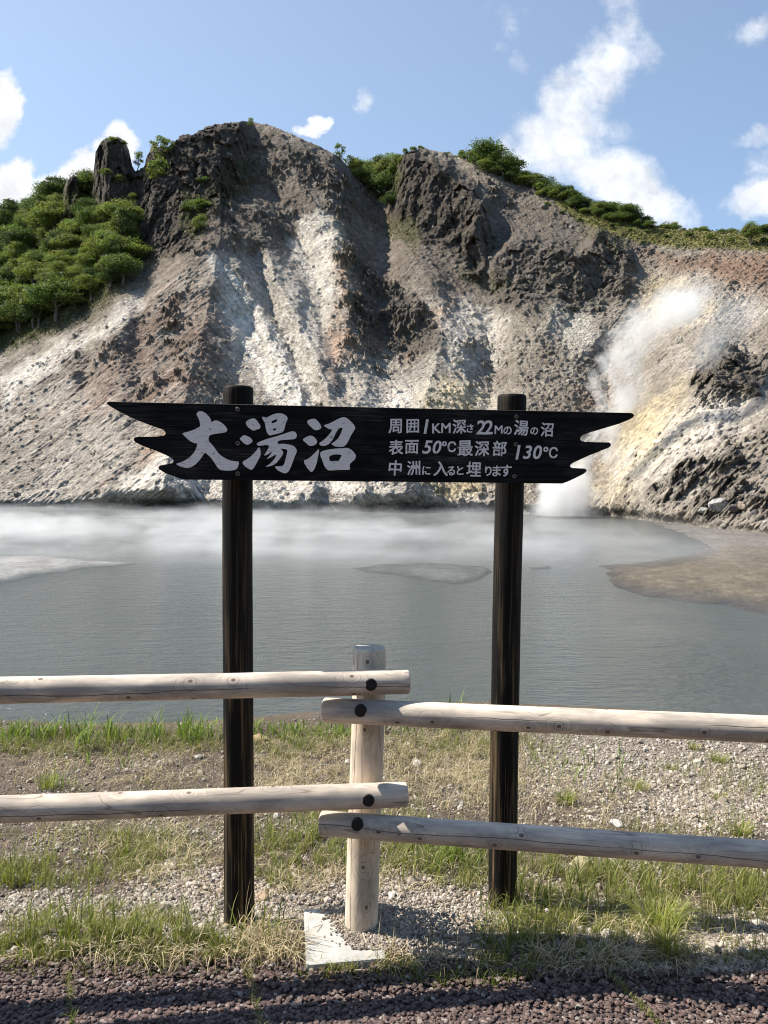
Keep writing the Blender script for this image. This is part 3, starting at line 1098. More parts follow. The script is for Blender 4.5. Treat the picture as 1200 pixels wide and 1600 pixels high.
bmesh.ops.bevel(bm, geom=bm.edges[:], offset=0.006, segments=2, profile=0.6, affect='EDGES')
cen = sum((Vector(c) for c in c4), Vector()) / 4
cen.z = 0
bmesh.ops.translate(bm, vec=-cen, verts=bm.verts)
me = bpy.data.meshes.new('concrete_slab')
bm.to_mesh(me)
bm.free()
o = put('concrete_slab', me, M_CONC, loc=cen)
tag(o, 'small pale concrete slab at the foot of the fence post', 'slab')

# soil crumbs lying over the slab round the post and against its right side
n = 5200
X = np.concatenate([r.normal(575, 34, n), r.normal(640, 60, n // 2)])
Y = np.concatenate([r.normal(1447, 24, n), r.normal(1445, 30, n // 2)])
q = at_z(X, Y, SZ)
edge = X - (500 + (Y - 1417) * 0.80) + r.normal(0, 6, len(X)) + np.where(r.random(len(X)) < .12, r.uniform(-5, 35, len(X)), 0)
keep = (edge > 0) & (Y < 1484 + .35 * (X - 600) * (X > 600)) & (Y > 1404)
q, X, Y = q[keep], X[keep], Y[keep]
q[:, 2] = np.maximum(gz(q[:, 0], q[:, 1]), SZ) + 0.006 * np.exp(-((X - 575) / 45) ** 2 - ((Y - 1440) / 25) ** 2)
sz = np.clip(r.lognormal(math.log(0.0036), 0.45, len(q)), 0.002, 0.010)
pc = tints[np.searchsorted([.30, .60, .68, .90, .97], r.random(len(q)))] * r.uniform(.7, 1.0, (len(q), 1))
V, F, C = scatter(q, sz, shp, F0, pc, r, sink=0.2)
o = put('rubble', mesh_np('rubble', V, F, cols=C, smooth=False), M_STONE)
tag(o, 'crumbs of soil and grit heaped on the slab round the fence post', 'rubble', kind='stuff')

# ------------------------------------------------------------------ grass
def blades(pos, length, width, lean, yaw, cols, curl, rough=None):
    """Bent, tapering blades; 7 vertices and 5 triangles each."""
    n = len(pos)
    h = np.array([0, .38, .74, 1.0])
    wd = np.array([1, .92, .62, 0])
    d = np.stack([np.cos(yaw), np.sin(yaw)], -1)
    s = np.stack([-np.sin(yaw), np.cos(yaw)], -1)
    V = np.zeros((n, 7, 3), np.float32)
    vi = 0
    for k in range(4):
        ang = lean * h[k] + curl * h[k] ** 2 * 0.5
        out_ = length * h[k] * np.sin(ang)
        up = length * h[k] * np.cos(ang)
        c = np.stack([pos[:, 0] + d[:, 0] * out_, pos[:, 1] + d[:, 1] * out_, pos[:, 2] + up], -1)
        if k < 3:
            for sg in (-1, 1):
                V[:, vi] = c
                V[:, vi, 0] += sg * s[:, 0] * width * wd[k] * 0.5
                V[:, vi, 1] += sg * s[:, 1] * width * wd[k] * 0.5
                vi += 1
        else:
            V[:, vi] = c
    T = np.array([[0, 1, 3], [0, 3, 2], [2, 3, 5], [2, 5, 4], [4, 5, 6]])
    F = (T[None] + (np.arange(n) * 7)[:, None, None]).reshape(-1, 3)
    C = np.repeat(cols, 7, 0).reshape(n, 7, 3).copy()
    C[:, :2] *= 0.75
    return V.reshape(-1, 3), F, C.reshape(-1, 3)


def leaf_material(name, trans=0.35, rough=0.55):
    m, g, out = material(name)
    c = g.attr()
    n1 = g.noise(g.pos(), 30, 2)
    c = g.mix(1.0, c, g.mix(n1, (0.75, 0.75, 0.75), (1.25, 1.25, 1.25)), 'MULTIPLY')
    b = g.n('ShaderNodeBsdfPrincipled', {'Base Color': c, 'Roughness': rough, 'Specular IOR Level': 0.25})
    t = g.n('ShaderNodeBsdfTranslucent', {'Color': g.mix(1.0, c, (1.05, 1.2, 0.6), 'MULTIPLY')})
    mx = g.n('ShaderNodeMixShader', {0: trans, 1: b.outputs[0], 2: t.outputs[0]})
    g.t.links.new(mx.outputs[0], out.inputs['Surface'])
    return m


M_GRASS = leaf_material('grass blades', 0.38)
M_STRAW = leaf_material('dry straw', 0.15, 0.8)

GREEN = np.array([[.190, .215, .052], [.245, .260, .070], [.140, .170, .042], [.29, .28, .095], [.36, .31, .15]])
REED = np.array([[.170, .240, .050], [.230, .290, .070], [.115, .175, .038]])
DRY = np.array([[.50, .40, .24], [.58, .49, .33], [.38, .29, .175], [.45, .39, .24]])


def sow(spec, kind):
    """spec: (photo x, y, rx, ry, count) -> root points on the bank."""
    Xs, Ys = [], []
    for cx, cy_, rx, ry, n in spec:
        k = int(n)
        rad = np.sqrt(r.random(k)) * (1 + 0.25 * r.normal(size=k))
        th = r.uniform(0, 6.283, k)
        Xs.append(cx + rx * rad * np.cos(th))
        Ys.append(cy_ + ry * rad * np.sin(th))
    X, Y = np.concatenate(Xs), np.concatenate(Ys)
    P = on_ground(X, np.clip(Y, 1105, 1560))
    # gather into little tussocks so the cover is patchy
    cl = worley(np.stack([P[:, 0], P[:, 1], 0 * X], -1) * (16 if kind == 'short' else 10))[0]
    keep = (cl < 0.42 + 0.25 * r.random(len(X))) & (P[:, 1] < 7.0) & (poly_sd(X, Y, SLAB_PX) < -1) & ~((X > 470) & (X < 590) & (Y > 1495) & (Y < 1516) & (r.random(len(X)) < .75))
    return P[keep]


def posts_clear(P):
    k = np.ones(len(P), bool)
    for c in (lb, rb, pb):
        k &= np.hypot(P[:, 0] - c[0], P[:, 1] - c[1]) > 0.062
    return P[k]


SHORT = [(110, 1478, 110, 40, 5200), (240, 1485, 120, 36, 5000), (340, 1490, 70, 22, 1500), (430, 1492, 60, 18, 500), (20, 1490, 60, 22, 900), (160, 1440, 120, 22, 1400),
         (90, 1368, 110, 26, 1900), (225, 1355, 70, 24, 1300), (20, 1372, 60, 26, 900), (140, 1310, 160, 14, 600), (215, 1325, 60, 30, 800), (300, 1330, 50, 40, 500),
         (450, 1335, 80, 45, 3800), (520, 1300, 60, 50, 2000), (430, 1385, 40, 20, 300), (600, 1515, 110, 14, 1300), (500, 1520, 60, 12, 600), (700, 1530, 90, 16, 900), (800, 1515, 70, 22, 1200),
         (660, 1340, 90, 40, 2800), (730, 1360, 60, 34, 1400), (620, 1290, 70, 30, 900),
         (900, 1375, 110, 40, 4200), (1050, 1385, 130, 34, 4200), (1160, 1400, 80, 34, 2600), (840, 1440, 80, 36, 3600), (930, 1470, 90, 34, 2400), (780, 1470, 40, 30, 900), (1000, 1420, 90, 26, 1800),
         (1120, 1440, 90, 22, 700), (1150, 1490, 70, 24, 500), (980, 1500, 110, 18, 900), (860, 1340, 60, 20, 900),
         (480, 1160, 70, 18, 2600), (440, 1180, 40, 18, 900), (740, 1165, 110, 22, 2400), (660, 1170, 50, 30, 700), (860, 1180, 50, 40, 500), (230, 1165, 130, 18, 2800), (70, 1170, 90, 18, 2100), (170, 1150, 170, 12, 1500),
         (340, 1160, 50, 16, 600), (620, 1240, 60, 60, 500), (770, 1230, 60, 50, 500), (930, 1240, 50, 30, 250), (1100, 1210, 90, 25, 700), (1160, 1235, 60, 18, 500), (280, 1240, 100, 30, 250),
         (1110, 1290, 110, 20, 500), (1010, 1310, 120, 22, 700)]
P = posts_clear(sow(SHORT, 'short'))
n = len(P)
Dm = P[:, 1]
L = r.uniform(0.030, 0.085, n) * (1 + 0.5 * (r.random(n) < .12)) * (0.9 + 0.10 * (Dm - 2.6)) * np.clip(.62 + (Dm - 2.5) * 1.6, .62, 1)
cc = GREEN[np.searchsorted([.28, .55, .70, .88], r.random(n))] * r.uniform(.75, 1.2, (n, 1))
dry = (fbm(P * 2.4 + 2, 3) + 0.35 * r.normal(size=n)) > 0.42
cc[dry] = DRY[r.integers(0, 4, dry.sum())] * 0.72
L[dry] *= 0.7
V1, F1, C1 = blades(P, L, r.uniform(.0016, .0030, n), r.uniform(0, .75, n), r.uniform(0, 6.28, n), cc, r.uniform(0, .9, n))
# taller thin stems through the denser patches
TALL = [(120, 1470, 90, 40, 240), (260, 1480, 90, 30, 130), (400, 1470, 60, 30, 60), (680, 1345, 90, 34, 190), (450, 1340, 70, 40, 150), (900, 1400, 120, 50, 300), (1090, 1390, 120, 40, 260), (820, 1450, 60, 40, 120),
        (60, 1360, 70, 30, 70), (230, 1340, 50, 30, 60)]
P = posts_clear(sow(TALL, 'short'))
n = len(P)
V2, F2, C2 = blades(P, r.uniform(.09, .19, n), r.uniform(.0028, .0055, n), r.uniform(0, .45, n), r.uniform(0, 6.28, n), GREEN[r.integers(0, 4, n)] * r.uniform(.8, 1.15, (n, 1)), r.uniform(.1, 1.0, n))
# reeds along the crest above the water
CREST = [(20, 1156, 40, 14, 150), (120, 1158, 70, 14, 260), (230, 1158, 80, 14, 360), (310, 1154, 50, 14, 260), (425, 1152, 45, 14, 420), (500, 1150, 50, 12, 300), (60, 1150, 80, 10, 260), (560, 1150, 40, 10, 90), (705, 1138, 45, 9, 190), (610, 1148, 60, 10, 110), (90, 1225, 30, 14, 30), (150, 1190, 60, 18, 40), (440, 1290, 40, 30, 50), (690, 1340, 60, 30, 150), (730, 1340, 40, 30, 90), (880, 1200, 60, 40, 50), (960, 1215, 40, 30, 40), (570, 1360, 40, 30, 50)]
P = sow(CREST, 'tall')
P = posts_clear(P)
n = len(P)
clump = worley(P * 2.3)[1]
hL = (0.07 + 0.20 * clump) * r.uniform(.45, 1.15, n) * np.clip(.4 + .12 * P[:, 1], .6, 1.05)
V3, F3, C3 = blades(P, hL, r.uniform(.004, .0115, n) * np.clip(P[:, 1] / 6, .5, 1), r.uniform(0, .55, n) + .35 * (r.random(n) < .2), r.uniform(0, 6.28, n), REED[r.integers(0, 3, n)] * r.uniform(.75, 1.25, (n, 1)), r.uniform(0, 1.1, n))
Vg = np.concatenate([V1, V2, V3])
Fg = np.concatenate([F1, F2 + len(V1), F3 + len(V1) + len(V2)])
Cg = np.concatenate([C1, C2, C3])
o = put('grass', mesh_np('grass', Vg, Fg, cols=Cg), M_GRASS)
tag(o, 'patchy green grass and reeds growing on the gravelly bank', 'grass', kind='stuff')

# joint weeds on the path
Q = []
for J in JOINTS:
    t = r.random(170)
    q = J[0] + (J[1] - J[0]) * t[:, None] + r.normal(0, .006, (170, 2))
    Q.append(np.concatenate([q, np.zeros((170, 1))], -1))
P = np.concatenate(Q)
n = len(P)
Vw, Fw, Cw = blades(P, r.uniform(.012, .035, n), r.uniform(.0015, .0028, n), r.uniform(.2, 1.1, n), r.uniform(0, 6.28, n), GREEN[r.integers(0, 5, n)] * .9, r.uniform(0, .8, n))
tag(put('joint_weeds', mesh_np('joint_weeds', Vw, Fw, cols=Cw), M_GRASS), 'short weeds sprouting from the joints between the path panels', 'weeds', kind='stuff')

# dry straw lying about and some dead upright stalks
STR = [(600, 1210, 200, 60, 5200), (740, 1200, 90, 60, 3200), (450, 1220, 80, 50, 2400), (170, 1200, 200, 40, 2200), (500, 1165, 250, 18, 1800), (220, 1300, 200, 60, 1200), (280, 1350, 110, 50, 700), (880, 1260, 140, 70, 1100),
       (1080, 1260, 120, 70, 500), (420, 1385, 120, 26, 400), (600, 1370, 160, 30, 700), (300, 1500, 300, 12, 700), (430, 1475, 60, 24, 500), (960, 1440, 220, 60, 1300), (900, 1510, 250, 16, 600), (640, 1512, 150, 12, 300)]
P = sow(STR, 'tall')
n = len(P)
P[:, 2] += 0.004
Va, Fa, Ca = blades(P, r.uniform(.03, .13, n), r.uniform(.0014, .0034, n), r.uniform(1.1, 1.5, n), r.uniform(0, 6.28, n), DRY[r.integers(0, 4, n)] * r.uniform(.7, 1.1, (n, 1)), r.uniform(0, .25, n))
P = posts_clear(sow([(a, b, c, d, e * 0.10) for a, b, c, d, e in STR], 'tall'))
n = len(P)
Vb, Fb, Cb = blades(P, r.uniform(.06, .20, n), r.uniform(.0014, .0026, n), r.uniform(.05, .8, n), r.uniform(0, 6.28, n), DRY[r.integers(0, 4, n)] * r.uniform(.8, 1.1, (n, 1)), r.uniform(0, .6, n))
o = put('dry_grass', mesh_np('dry_grass', np.concatenate([Va, Vb]), np.concatenate([Fa, Fb + len(Va)]), cols=np.concatenate([Ca, Cb])), M_STRAW)
tag(o, 'dry straw-coloured grass litter and dead stalks over the bank', 'dry grass', kind='stuff')

# single bright tufts one can point at
TUFT = [(884, 1255, 26, 'round bright green grass tuft above the lower rail, right of the right sign post', 130, .10, .55),
        (1122, 1190, 28, 'low bright green grass tuft just under the upper rail on the right', 120, .08, .7),
        (997, 1233, 26, 'flat green grass tuft on pale gravel between the two right rails', 120, .075, .75),
        (1084, 1172, 16, 'small dark green grass tuft touching the underside of the right upper rail', 80, .07, .5),
        (1050, 1202, 14, 'tiny yellow-green grass tuft on the pale gravel at the right', 60, .05, .7),
        (1122, 1250, 18, 'small green grass tuft low on the gravel slope at the right', 70, .06, .6),
        (1158, 1306, 32, 'spiky green grass tuft behind the right lower rail', 120, .10, .55),
        (1030, 1462, 46, 'large yellow-green grass tuft at the front right of the bank', 420, .17, .65),
        (1040, 1492, 36, 'darker green grass tuft at the path side of the large tuft', 220, .13, .6),
        (75, 1232, 26, 'spiky green grass tuft above the left lower rail at the far left', 130, .12, .5),
        (735, 1218, 24, 'low yellow-green grass tuft left of the right sign post', 90, .06, .8)]
for X, Y, rp, lab, n, L, lean in TUFT:
    c = gpt(X, Y)
    rad = rp / FPX * c[1]
    th = r.uniform(0, 6.28, n)
    rr = rad * 0.55 * np.sqrt(r.random(n))
    q = np.stack([rr * np.cos(th), rr * np.sin(th), np.zeros(n)], -1)
    q[:, 2] = gz(c[0] + q[:, 0], c[1] + q[:, 1]) - c[2]
    yaw = th + r.normal(0, .5, n)
    cc = (GREEN[[0, 1, 3]][r.integers(0, 3, n)] * np.array([1.05, 1.08, .9])) * r.uniform(.8, 1.25, (n, 1))
    k = r.random(n) < .14
    cc[k] = DRY[r.integers(0, 4, k.sum())] * .9
    V, F, C = blades(q, r.uniform(.5, 1.1, n) * L, r.uniform(.0018, .0036, n), lean * r.uniform(.2, 1.3, n), yaw, cc, r.uniform(.1, 1.0, n))
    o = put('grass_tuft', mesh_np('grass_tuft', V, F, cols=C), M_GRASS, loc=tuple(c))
    tag(o, lab, 'grass tuft', 'tufts of grass on the bank')

# twig by the slab, a paper scrap, a fallen reed stalk
m, g, out = material('dead stalk')
principled(g, out, g.mix(g.noise(g.obj(), 40, 3), (0.50, 0.45, 0.37), (0.30, 0.25, 0.19)), 0.85)
M_TWIG = m


def stick(name, pts, rad, label, cat, mat):
    pts = np.array(pts, float)
    n = len(pts)
    a = np.linspace(0, 2 * math.pi, 7)[:-1]
    rings = []
    for k in range(n):
        t = pts[min(k + 1, n - 1)] - pts[max(k - 1, 0)]
        t /= np.linalg.norm(t)
        s = np.cross(t, (0.1, 0.2, 1))
        s /= np.linalg.norm(s)
        q = np.cross(s, t)
        rr = rad * (1 - 0.5 * k / n)
        rings.append(pts[k] + rr * (np.cos(a)[:, None] * s + np.sin(a)[:, None] * q))
    V = np.concatenate(rings) - pts[0]
    i = np.arange(6)
    F = np.concatenate([np.stack([k * 6 + i, k * 6 + (i + 1) % 6, (k + 1) * 6 + (i + 1) % 6, (k + 1) * 6 + i], -1) for k in range(n - 1)])
    T = np.array([[0, 2, 1], [0, 3, 2], [0, 4, 3], [0, 5, 4]])
    o = put(name, mesh_np(name, V, [F, np.concatenate([T, (T + (n - 1) * 6)[:, ::-1]])]), mat, loc=tuple(pts[0]))
    return tag(o, label, cat)


def gp3(X, Y, up):
    q = gpt(X, Y)
    return q + np.array([0, 0, up])


stick('stalk', [gp3(567, 1474, .035), gp3(572, 1485, .030), gp3(580, 1497, .02), gp3(590, 1512, .008)], .0026, 'pale broken stalk leaning over the corner of the concrete slab', 'stalk', M_TWIG)
stick('stalk', [gp3(490, 1462, .03), gp3(510, 1457, .032), gp3(530, 1450, .03)], .0013, 'thin dark straw lying across the concrete slab', 'stalk', M_TWIG)
stick('stalk', [gp3(553, 1522, .012), gp3(566, 1521, .013), gp3(579, 1523, .01)], .0028, 'short pale stick in the weeds in front of the slab', 'stalk', M_TWIG)
stick('stalk', [gp3(928, 1345, .05), gp3(955, 1360, .05), gp3(978, 1378, .035), gp3(998, 1392, .02)], .0016, 'long pale dead stalk arching over the grass under the right lower rail', 'stalk', M_TWIG)
stick('stalk', [gp3(258, 1356, .01), gp3(266, 1368, .012), gp3(275, 1382, .008)], .0035, 'thick dry stalk lying on soil left of the left sign post', 'stalk', M_TWIG)
m, g, out = material('white paper')
principled(g, out, (0.78, 0.77, 0.75), 0.7)
c = gpt(170, 1506)
V = np.array([[-.012, -.004, .012], [.010, -.010, .016], [.013, .001, .020], [-.008, .008, .015], [0.001, .000, .021]])
V = np.concatenate([V, V - [0, 0, .001]])
F = np.array([[0, 1, 4], [1, 2, 4], [2, 3, 4], [3, 0, 4], [6, 5, 9], [7, 6, 9], [8, 7, 9], [5, 8, 9]])
tag(put('paper_scrap', mesh_np('paper_scrap', V, F, smooth=False), m, loc=tuple(c)), 'tiny white paper scrap in the grass by the path edge', 'scrap')

# sky-blocking hillside added unseen behind the viewer to shade the near side of the sign from half the sky
hx = np.linspace(-160, 160, 81)
hy = np.linspace(-16, -90, 38)
HX, HY = np.meshgrid(hx, hy)
HQ = np.stack([HX, HY, 0 * HX], -1)
HZ = 34 * sstep(-16, -62, HY) * (1 + .35 * fbm(HQ / 40, 3)) + 2.2 * fbm(HQ / 5, 3) * sstep(-16, -30, HY) - .1
idx = np.arange(HX.size).reshape(HX.shape)
F = np.stack([idx[:-1, :-1], idx[1:, :-1], idx[1:, 1:], idx[:-1, 1:]], -1).reshape(-1, 4)
m, g, out = material('sky-blocking hillside')
p = g.pos()
c = g.mix(g.mr(g.noise(p, .5, 5, .65), .35, .65), (.030, .042, .016), (.075, .088, .032))
principled(g, out, c, .95, g.bump(g.noise(p, .8, 5, .65), 1.0, 1.5))
tag(put('sky_block_hill', mesh_np('sky_block_hill', np.stack([HX, HY, HZ], -1).reshape(-1, 3), F), m), kind='structure')
# ------------------------------------------------------------------ the mountain
# One surface, laid out column by column: photo x, then from the shore up to the skyline.
RIDGE = [(-900, 640), (-600, 545), (-300, 455), (0, 362), (40, 338), (75, 318), (98, 303), (104, 288), (110, 279), (120, 277), (126, 290), (134, 296), (145, 291), (147, 264), (150, 242), (156, 226), (167, 217), (184, 215), (195, 220), (202, 236), (207, 260), (212, 269), (226, 262), (231, 244), (238, 228), (243, 224), (248, 234), (262, 232), (275, 222), (284, 214), (292, 211), (300, 214), (310, 208), (322, 200),
         (335, 197), (352, 194), (372, 192), (395, 190), (405, 194), (420, 196), (442, 205), (452, 209), (470, 217), (500, 230), (520, 240), (532, 247), (545, 264), (560, 276), (580, 291), (593, 302),
         (604, 298), (612, 280), (620, 254), (632, 240), (648, 234), (665, 233), (690, 238), (712, 243), (740, 252), (770, 267), (800, 280), (830, 294), (860, 306), (890, 316), (920, 329), (950, 338),
         (980, 346), (1010, 353), (1050, 359), (1100, 362), (1150, 364), (1200, 367), (1500, 392), (1800, 430), (2100, 480)]
SHORE = [(-900, 790), (0, 793), (200, 795), (400, 797.5), (600, 799.5), (770, 800.5), (830, 803), (900, 805), (950, 806), (1000, 812), (1060, 820), (1120, 828), (1200, 836), (1400, 850), (2100, 900)]
DTOP = [(-900, 340), (0, 300), (100, 268), (200, 260), (300, 268), (395, 276), (470, 264), (520, 256), (595, 262), (640, 262), (700, 260), (800, 248), (900, 234), (1000, 220), (1200, 204), (2100, 200)]
ip = lambda x, t: np.interp(x, [a for a, b in t], [b for a, b in t])
_r0 = ip
ip = lambda x, t: _r0(x, t) + ((2.6 * fbm(np.stack([np.asarray(x) / 9.0, 0 * np.asarray(x), 0 * np.asarray(x)], -1), 4, .6) * sstep(195, 235, np.asarray(x)) * sstep(960, 800, np.asarray(x))) if t is RIDGE else 0)
mx = axis([(-900, -60, 14), (-60, 1260, 1.35), (1260, 2100, 14)])
NT = 470
tt = np.linspace(0, 1, NT)
XX, TT = np.meshgrid(mx, tt)
YR, YS = ip(XX, RIDGE), ip(XX, SHORE)
_k = np.exp(-np.linspace(-2, 2, 91) ** 2)
ridge_sm = np.convolve(np.pad(ip(mx, RIDGE), 45, mode='edge'), _k / _k.sum(), 'valid')


def row_y(yr, ysm, ys, t):
    return ys + (ysm - ys) * t + (yr - ysm) * sstep(.74, 1.0, t)


YY = row_y(YR, ridge_sm[None, :], YS, TT)
d3 = ray(XX, YY)
# small wobble of the reading position so that painted regions get ragged rims
Q = np.stack([XX / 60, YY / 60, 0 * XX], -1)
WX = XX + 26 * fbm(Q, 4, .6) + 7 * fbm(Q * 5 + 40, 3)
WY = YY + 26 * fbm(Q + 80, 4, .6) + 7 * fbm(Q * 5 + 120, 3)
ds = ray(mx, ip(mx, SHORE))
D0 = (POND_Z - EYE) / ds[:, 2]
z0 = np.full(len(mx), POND_Z)
dr = ray(mx, ip(mx, RIDGE))
# the broad mass is laid out along a smoothed skyline, so crags stand up from it
D1 = ip(mx, DTOP)
ksm = np.exp(-np.linspace(-2, 2, 41) ** 2)
sm_y = np.convolve(np.pad(ip(mx, RIDGE), 20, mode='edge'), ksm / ksm.sum(), 'valid')
z1 = EYE + ray(mx, sm_y)[:, 2] * D1
mm = (z1 - z0) / (D1 - D0)
den = np.minimum(d3[..., 2] - mm, -0.03)
D = (z0 - mm * D0 - EYE) / den
D = np.clip(D, D0 * 0.9, D1 * 1.12)
u = np.clip((D - D0) / (D1 - D0), 0, 1.1)
D = D0 + (D1 - D0) * (u + 0.36 * u * (1 - u))
Dbase = D.copy()


def tent(pts, w_l, w_r=None, p=1.0):
    """1 on a line, falling to 0; may fall faster on one side (left/right of the line walked downwards)."""
    d, par = seg_dist(XX + 0.35 * (WX - XX), YY + 0.35 * (WY - YY), pts)
    if w_r is not None:
        xs = np.interp(YY, [q[1] for q in pts], [q[0] for q in pts])
        w = np.where(XX > xs, w_r, w_l)
    else:
        w = w_l
    return np.clip(1 - d / w, 0, 1) ** p


def zone(pts, soft=10, warp=1.0):
    return sstep(-soft, soft, poly_sd(XX + warp * (WX - XX), YY + warp * (WY - YY), pts))


def cliff(D, pts, yb, k, soft=5):
    """Steepen the ground inside an outline: keep the depth it has along its foot line yb."""
    m_ = zone(pts, soft, 0.6)
    xs = [a for a, b in yb]
    yb_ = np.interp(XX, xs, [b for a, b in yb])
    cols_ = np.array([np.interp(-yb_[0, j], -YY[:, j], Dbase[:, j]) for j in range(len(mx))])
    Db = cols_[None, :]
    return D + m_ * np.minimum(0, (Db + k * (D - Db)) - D)


# --- ridges (towards the viewer) and gullies (away), metres
rel = np.zeros_like(D)
rel -= 15 * tent([(345, 375), (335, 430), (322, 500), (300, 580), (270, 680), (250, 790)], 150, 70)          # spur with the white crest
rel -= 9 * tent([(380, 200), (345, 300), (335, 380)], 110, 120)
rel -= 10 * tent([(455, 250), (470, 300), (500, 330), (525, 345), (540, 400), (545, 470), (532, 560), (560, 640), (570, 760)], 60, 85)
rel -= 7 * tent([(400, 330), (430, 430), (480, 520), (510, 600), (520, 700)], 36, 30)
rel -= 5 * tent([(375, 420), (420, 520), (470, 610), (490, 760)], 26, 30)
rel += 7 * tent([(430, 300), (480, 400), (500, 450), (505, 520), (540, 600)], 34)
rel += 6 * tent([(395, 400), (430, 500), (500, 640)], 24)
rel += 4 * tent([(600, 305), (600, 360), (615, 450), (640, 520), (655, 590)], 60)
rel -= 8 * tent([(650, 410), (690, 470), (690, 540), (665, 620), (640, 700), (630, 790)], 50, 70)
rel -= 9 * tent([(740, 300), (735, 380), (790, 430), (830, 480)], 60, 70)
rel += 6 * tent([(705, 470), (760, 520), (770, 600), (755, 700)], 40)
rel -= 6 * tent([(860, 370), (880, 440), (850, 520), (820, 600), (790, 700)], 80, 120)
rel -= 6 * tent([(960, 380), (975, 430), (970, 480), (930, 530)], 50, 50)
rel += 4 * tent([(1010, 440), (990, 540), (950, 640), (925, 720), (900, 800)], 60)
rel -= 6 * tent([(1120, 470), (1090, 540), (1060, 620), (1010, 700), (975, 780)], 120, 110)
rel += 5 * tent([(1160, 480), (1170, 560), (1150, 650)], 50)
rel += 6 * tent([(225, 400), (150, 470), (60, 530), (-60, 580)], 60)
rel -= 6 * tent([(300, 420), (200, 500), (90, 560), (-40, 620)], 60)
D = D + .72 * rel * sstep(0, .06, TT)

# --- crags
CRAG_L = [(232, 232), (262, 215), (300, 200), (345, 188), (378, 186), (396, 225), (378, 280), (345, 325), (305, 372), (285, 398), (225, 402), (200, 330), (203, 270), (222, 262)]
PIN = [(146, 300), (147, 240), (158, 214), (190, 212), (202, 236), (210, 262), (212, 300), (195, 330), (165, 335), (150, 320)]
PIN2 = [(95, 345), (98, 295), (108, 270), (124, 272), (130, 300), (128, 330), (112, 350)]
CRAG_R = [(604, 305), (615, 262), (630, 236), (665, 246), (705, 258), (742, 300), (762, 345), (752, 425), (728, 430), (712, 392), (668, 382), (640, 350), (612, 335)]
PILLAR = [(728, 428), (730, 370), (745, 318), (757, 312), (770, 360), (762, 410), (745, 436)]
CRAG_R2 = [(765, 400), (800, 360), (850, 380), (905, 395), (935, 358), (985, 400), (985, 440), (930, 470), (900, 500), (860, 470), (800, 480), (770, 450)]
CRAG_B = [(1085, 600), (1110, 545), (1150, 560), (1190, 590), (1185, 625), (1120, 628)]
D = cliff(D, CRAG_L, [(200, 402), (285, 398), (345, 345), (372, 318), (396, 290)], 0.50, 16)
D = cliff(D, PIN, [(140, 330), (212, 320)], 0.20)
D = cliff(D, PIN2, [(90, 350), (130, 345)], 0.25)
D = cliff(D, CRAG_R, [(600, 330), (640, 352), (712, 395), (770, 430)], 0.38, 13)
D = cliff(D, PILLAR, [(720, 436), (770, 436)], 0.40, 9)
D = cliff(D, CRAG_R2, [(765, 470), (900, 490), (990, 440)], 0.45, 8)
D = cliff(D, CRAG_B, [(1080, 628), (1190, 628)], 0.7, 14)
crag = np.maximum.reduce([zone(CRAG_L, 9), zone(PIN, 6, .5), zone(PIN2, 6, .5), zone(CRAG_R, 16), zone(PILLAR, 6), zone(CRAG_R2, 18) * .8, zone(CRAG_B, 12) * .8])
shaded_rock = np.maximum.reduce([zone([(540, 350), (580, 420), (640, 455), (700, 540), (690, 560), (610, 545), (560, 520), (545, 440)], 14),
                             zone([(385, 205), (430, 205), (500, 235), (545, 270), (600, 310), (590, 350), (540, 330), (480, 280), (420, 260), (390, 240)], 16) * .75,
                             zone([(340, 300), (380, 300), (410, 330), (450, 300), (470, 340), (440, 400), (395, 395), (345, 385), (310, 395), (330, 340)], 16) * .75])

P3 = d3 * D[..., None]
rough_zone = np.clip(0.35 + crag * 1.0 + shaded_rock * .6, 0, 1.3)
low = fbm(P3 / 34, 4, .5, True)
mid = fbm(P3 / 13 + 7, 4, .55, True)
# steep jointed columns on the crags: stretched along the vertical, leaning a little
Pc = np.stack([P3[..., 0] + .16 * P3[..., 2] + 3 * low, P3[..., 1], P3[..., 2]], -1)
colm = fbm(Pc * np.array([1 / 7.0, 1 / 7.0, 1 / 40.0]) + 3, 5, .58, True)
cw, cid = worley(Pc * np.array([1 / 4.0, 1 / 4.0, 1 / 13.0]))
cw2, cid2 = worley(Pc * np.array([1 / 1.7, 1 / 1.7, 1 / 5.0]) + 9)
# runnels along the fall line: three directions, blended
Pl = np.stack([(XX * .60 + YY * .80) / 15, (-XX * .80 + YY * .60) / 120, 0 * XX], -1)
Pm = np.stack([(XX * .80 - YY * .60) / 13, (XX * .60 + YY * .80) / 120, 0 * XX + 5], -1)
Pr = np.stack([(XX * .75 + YY * .66) / 16, (-XX * .66 + YY * .75) / 110, 0 * XX + 9], -1)
bl = sstep(345, 290, WX + (YY - 500) * .15)
br = sstep(860, 960, WX)
bm_ = np.clip(1 - bl - br, 0, 1)
gul = bl * fbm(Pl, 4, .55, True) + bm_ * fbm(Pm, 4, .55, True) + br * fbm(Pr, 4, .55, True)
fine_g = bl * fbm(Pl * np.array([3.2, 2.0, 1]) + 300, 3, .6, True) + bm_ * fbm(Pm * np.array([3.0, 2.0, 1]) + 300, 3, .6, True) + br * fbm(Pr * np.array([3.2, 2.0, 1]) + 300, 3, .6, True)
fade = sstep(0, .03, TT)
smooth_ash = zone([(340, 400), (400, 440), (470, 560), (540, 660), (560, 790), (440, 790), (360, 640), (330, 520)], 30) * .5
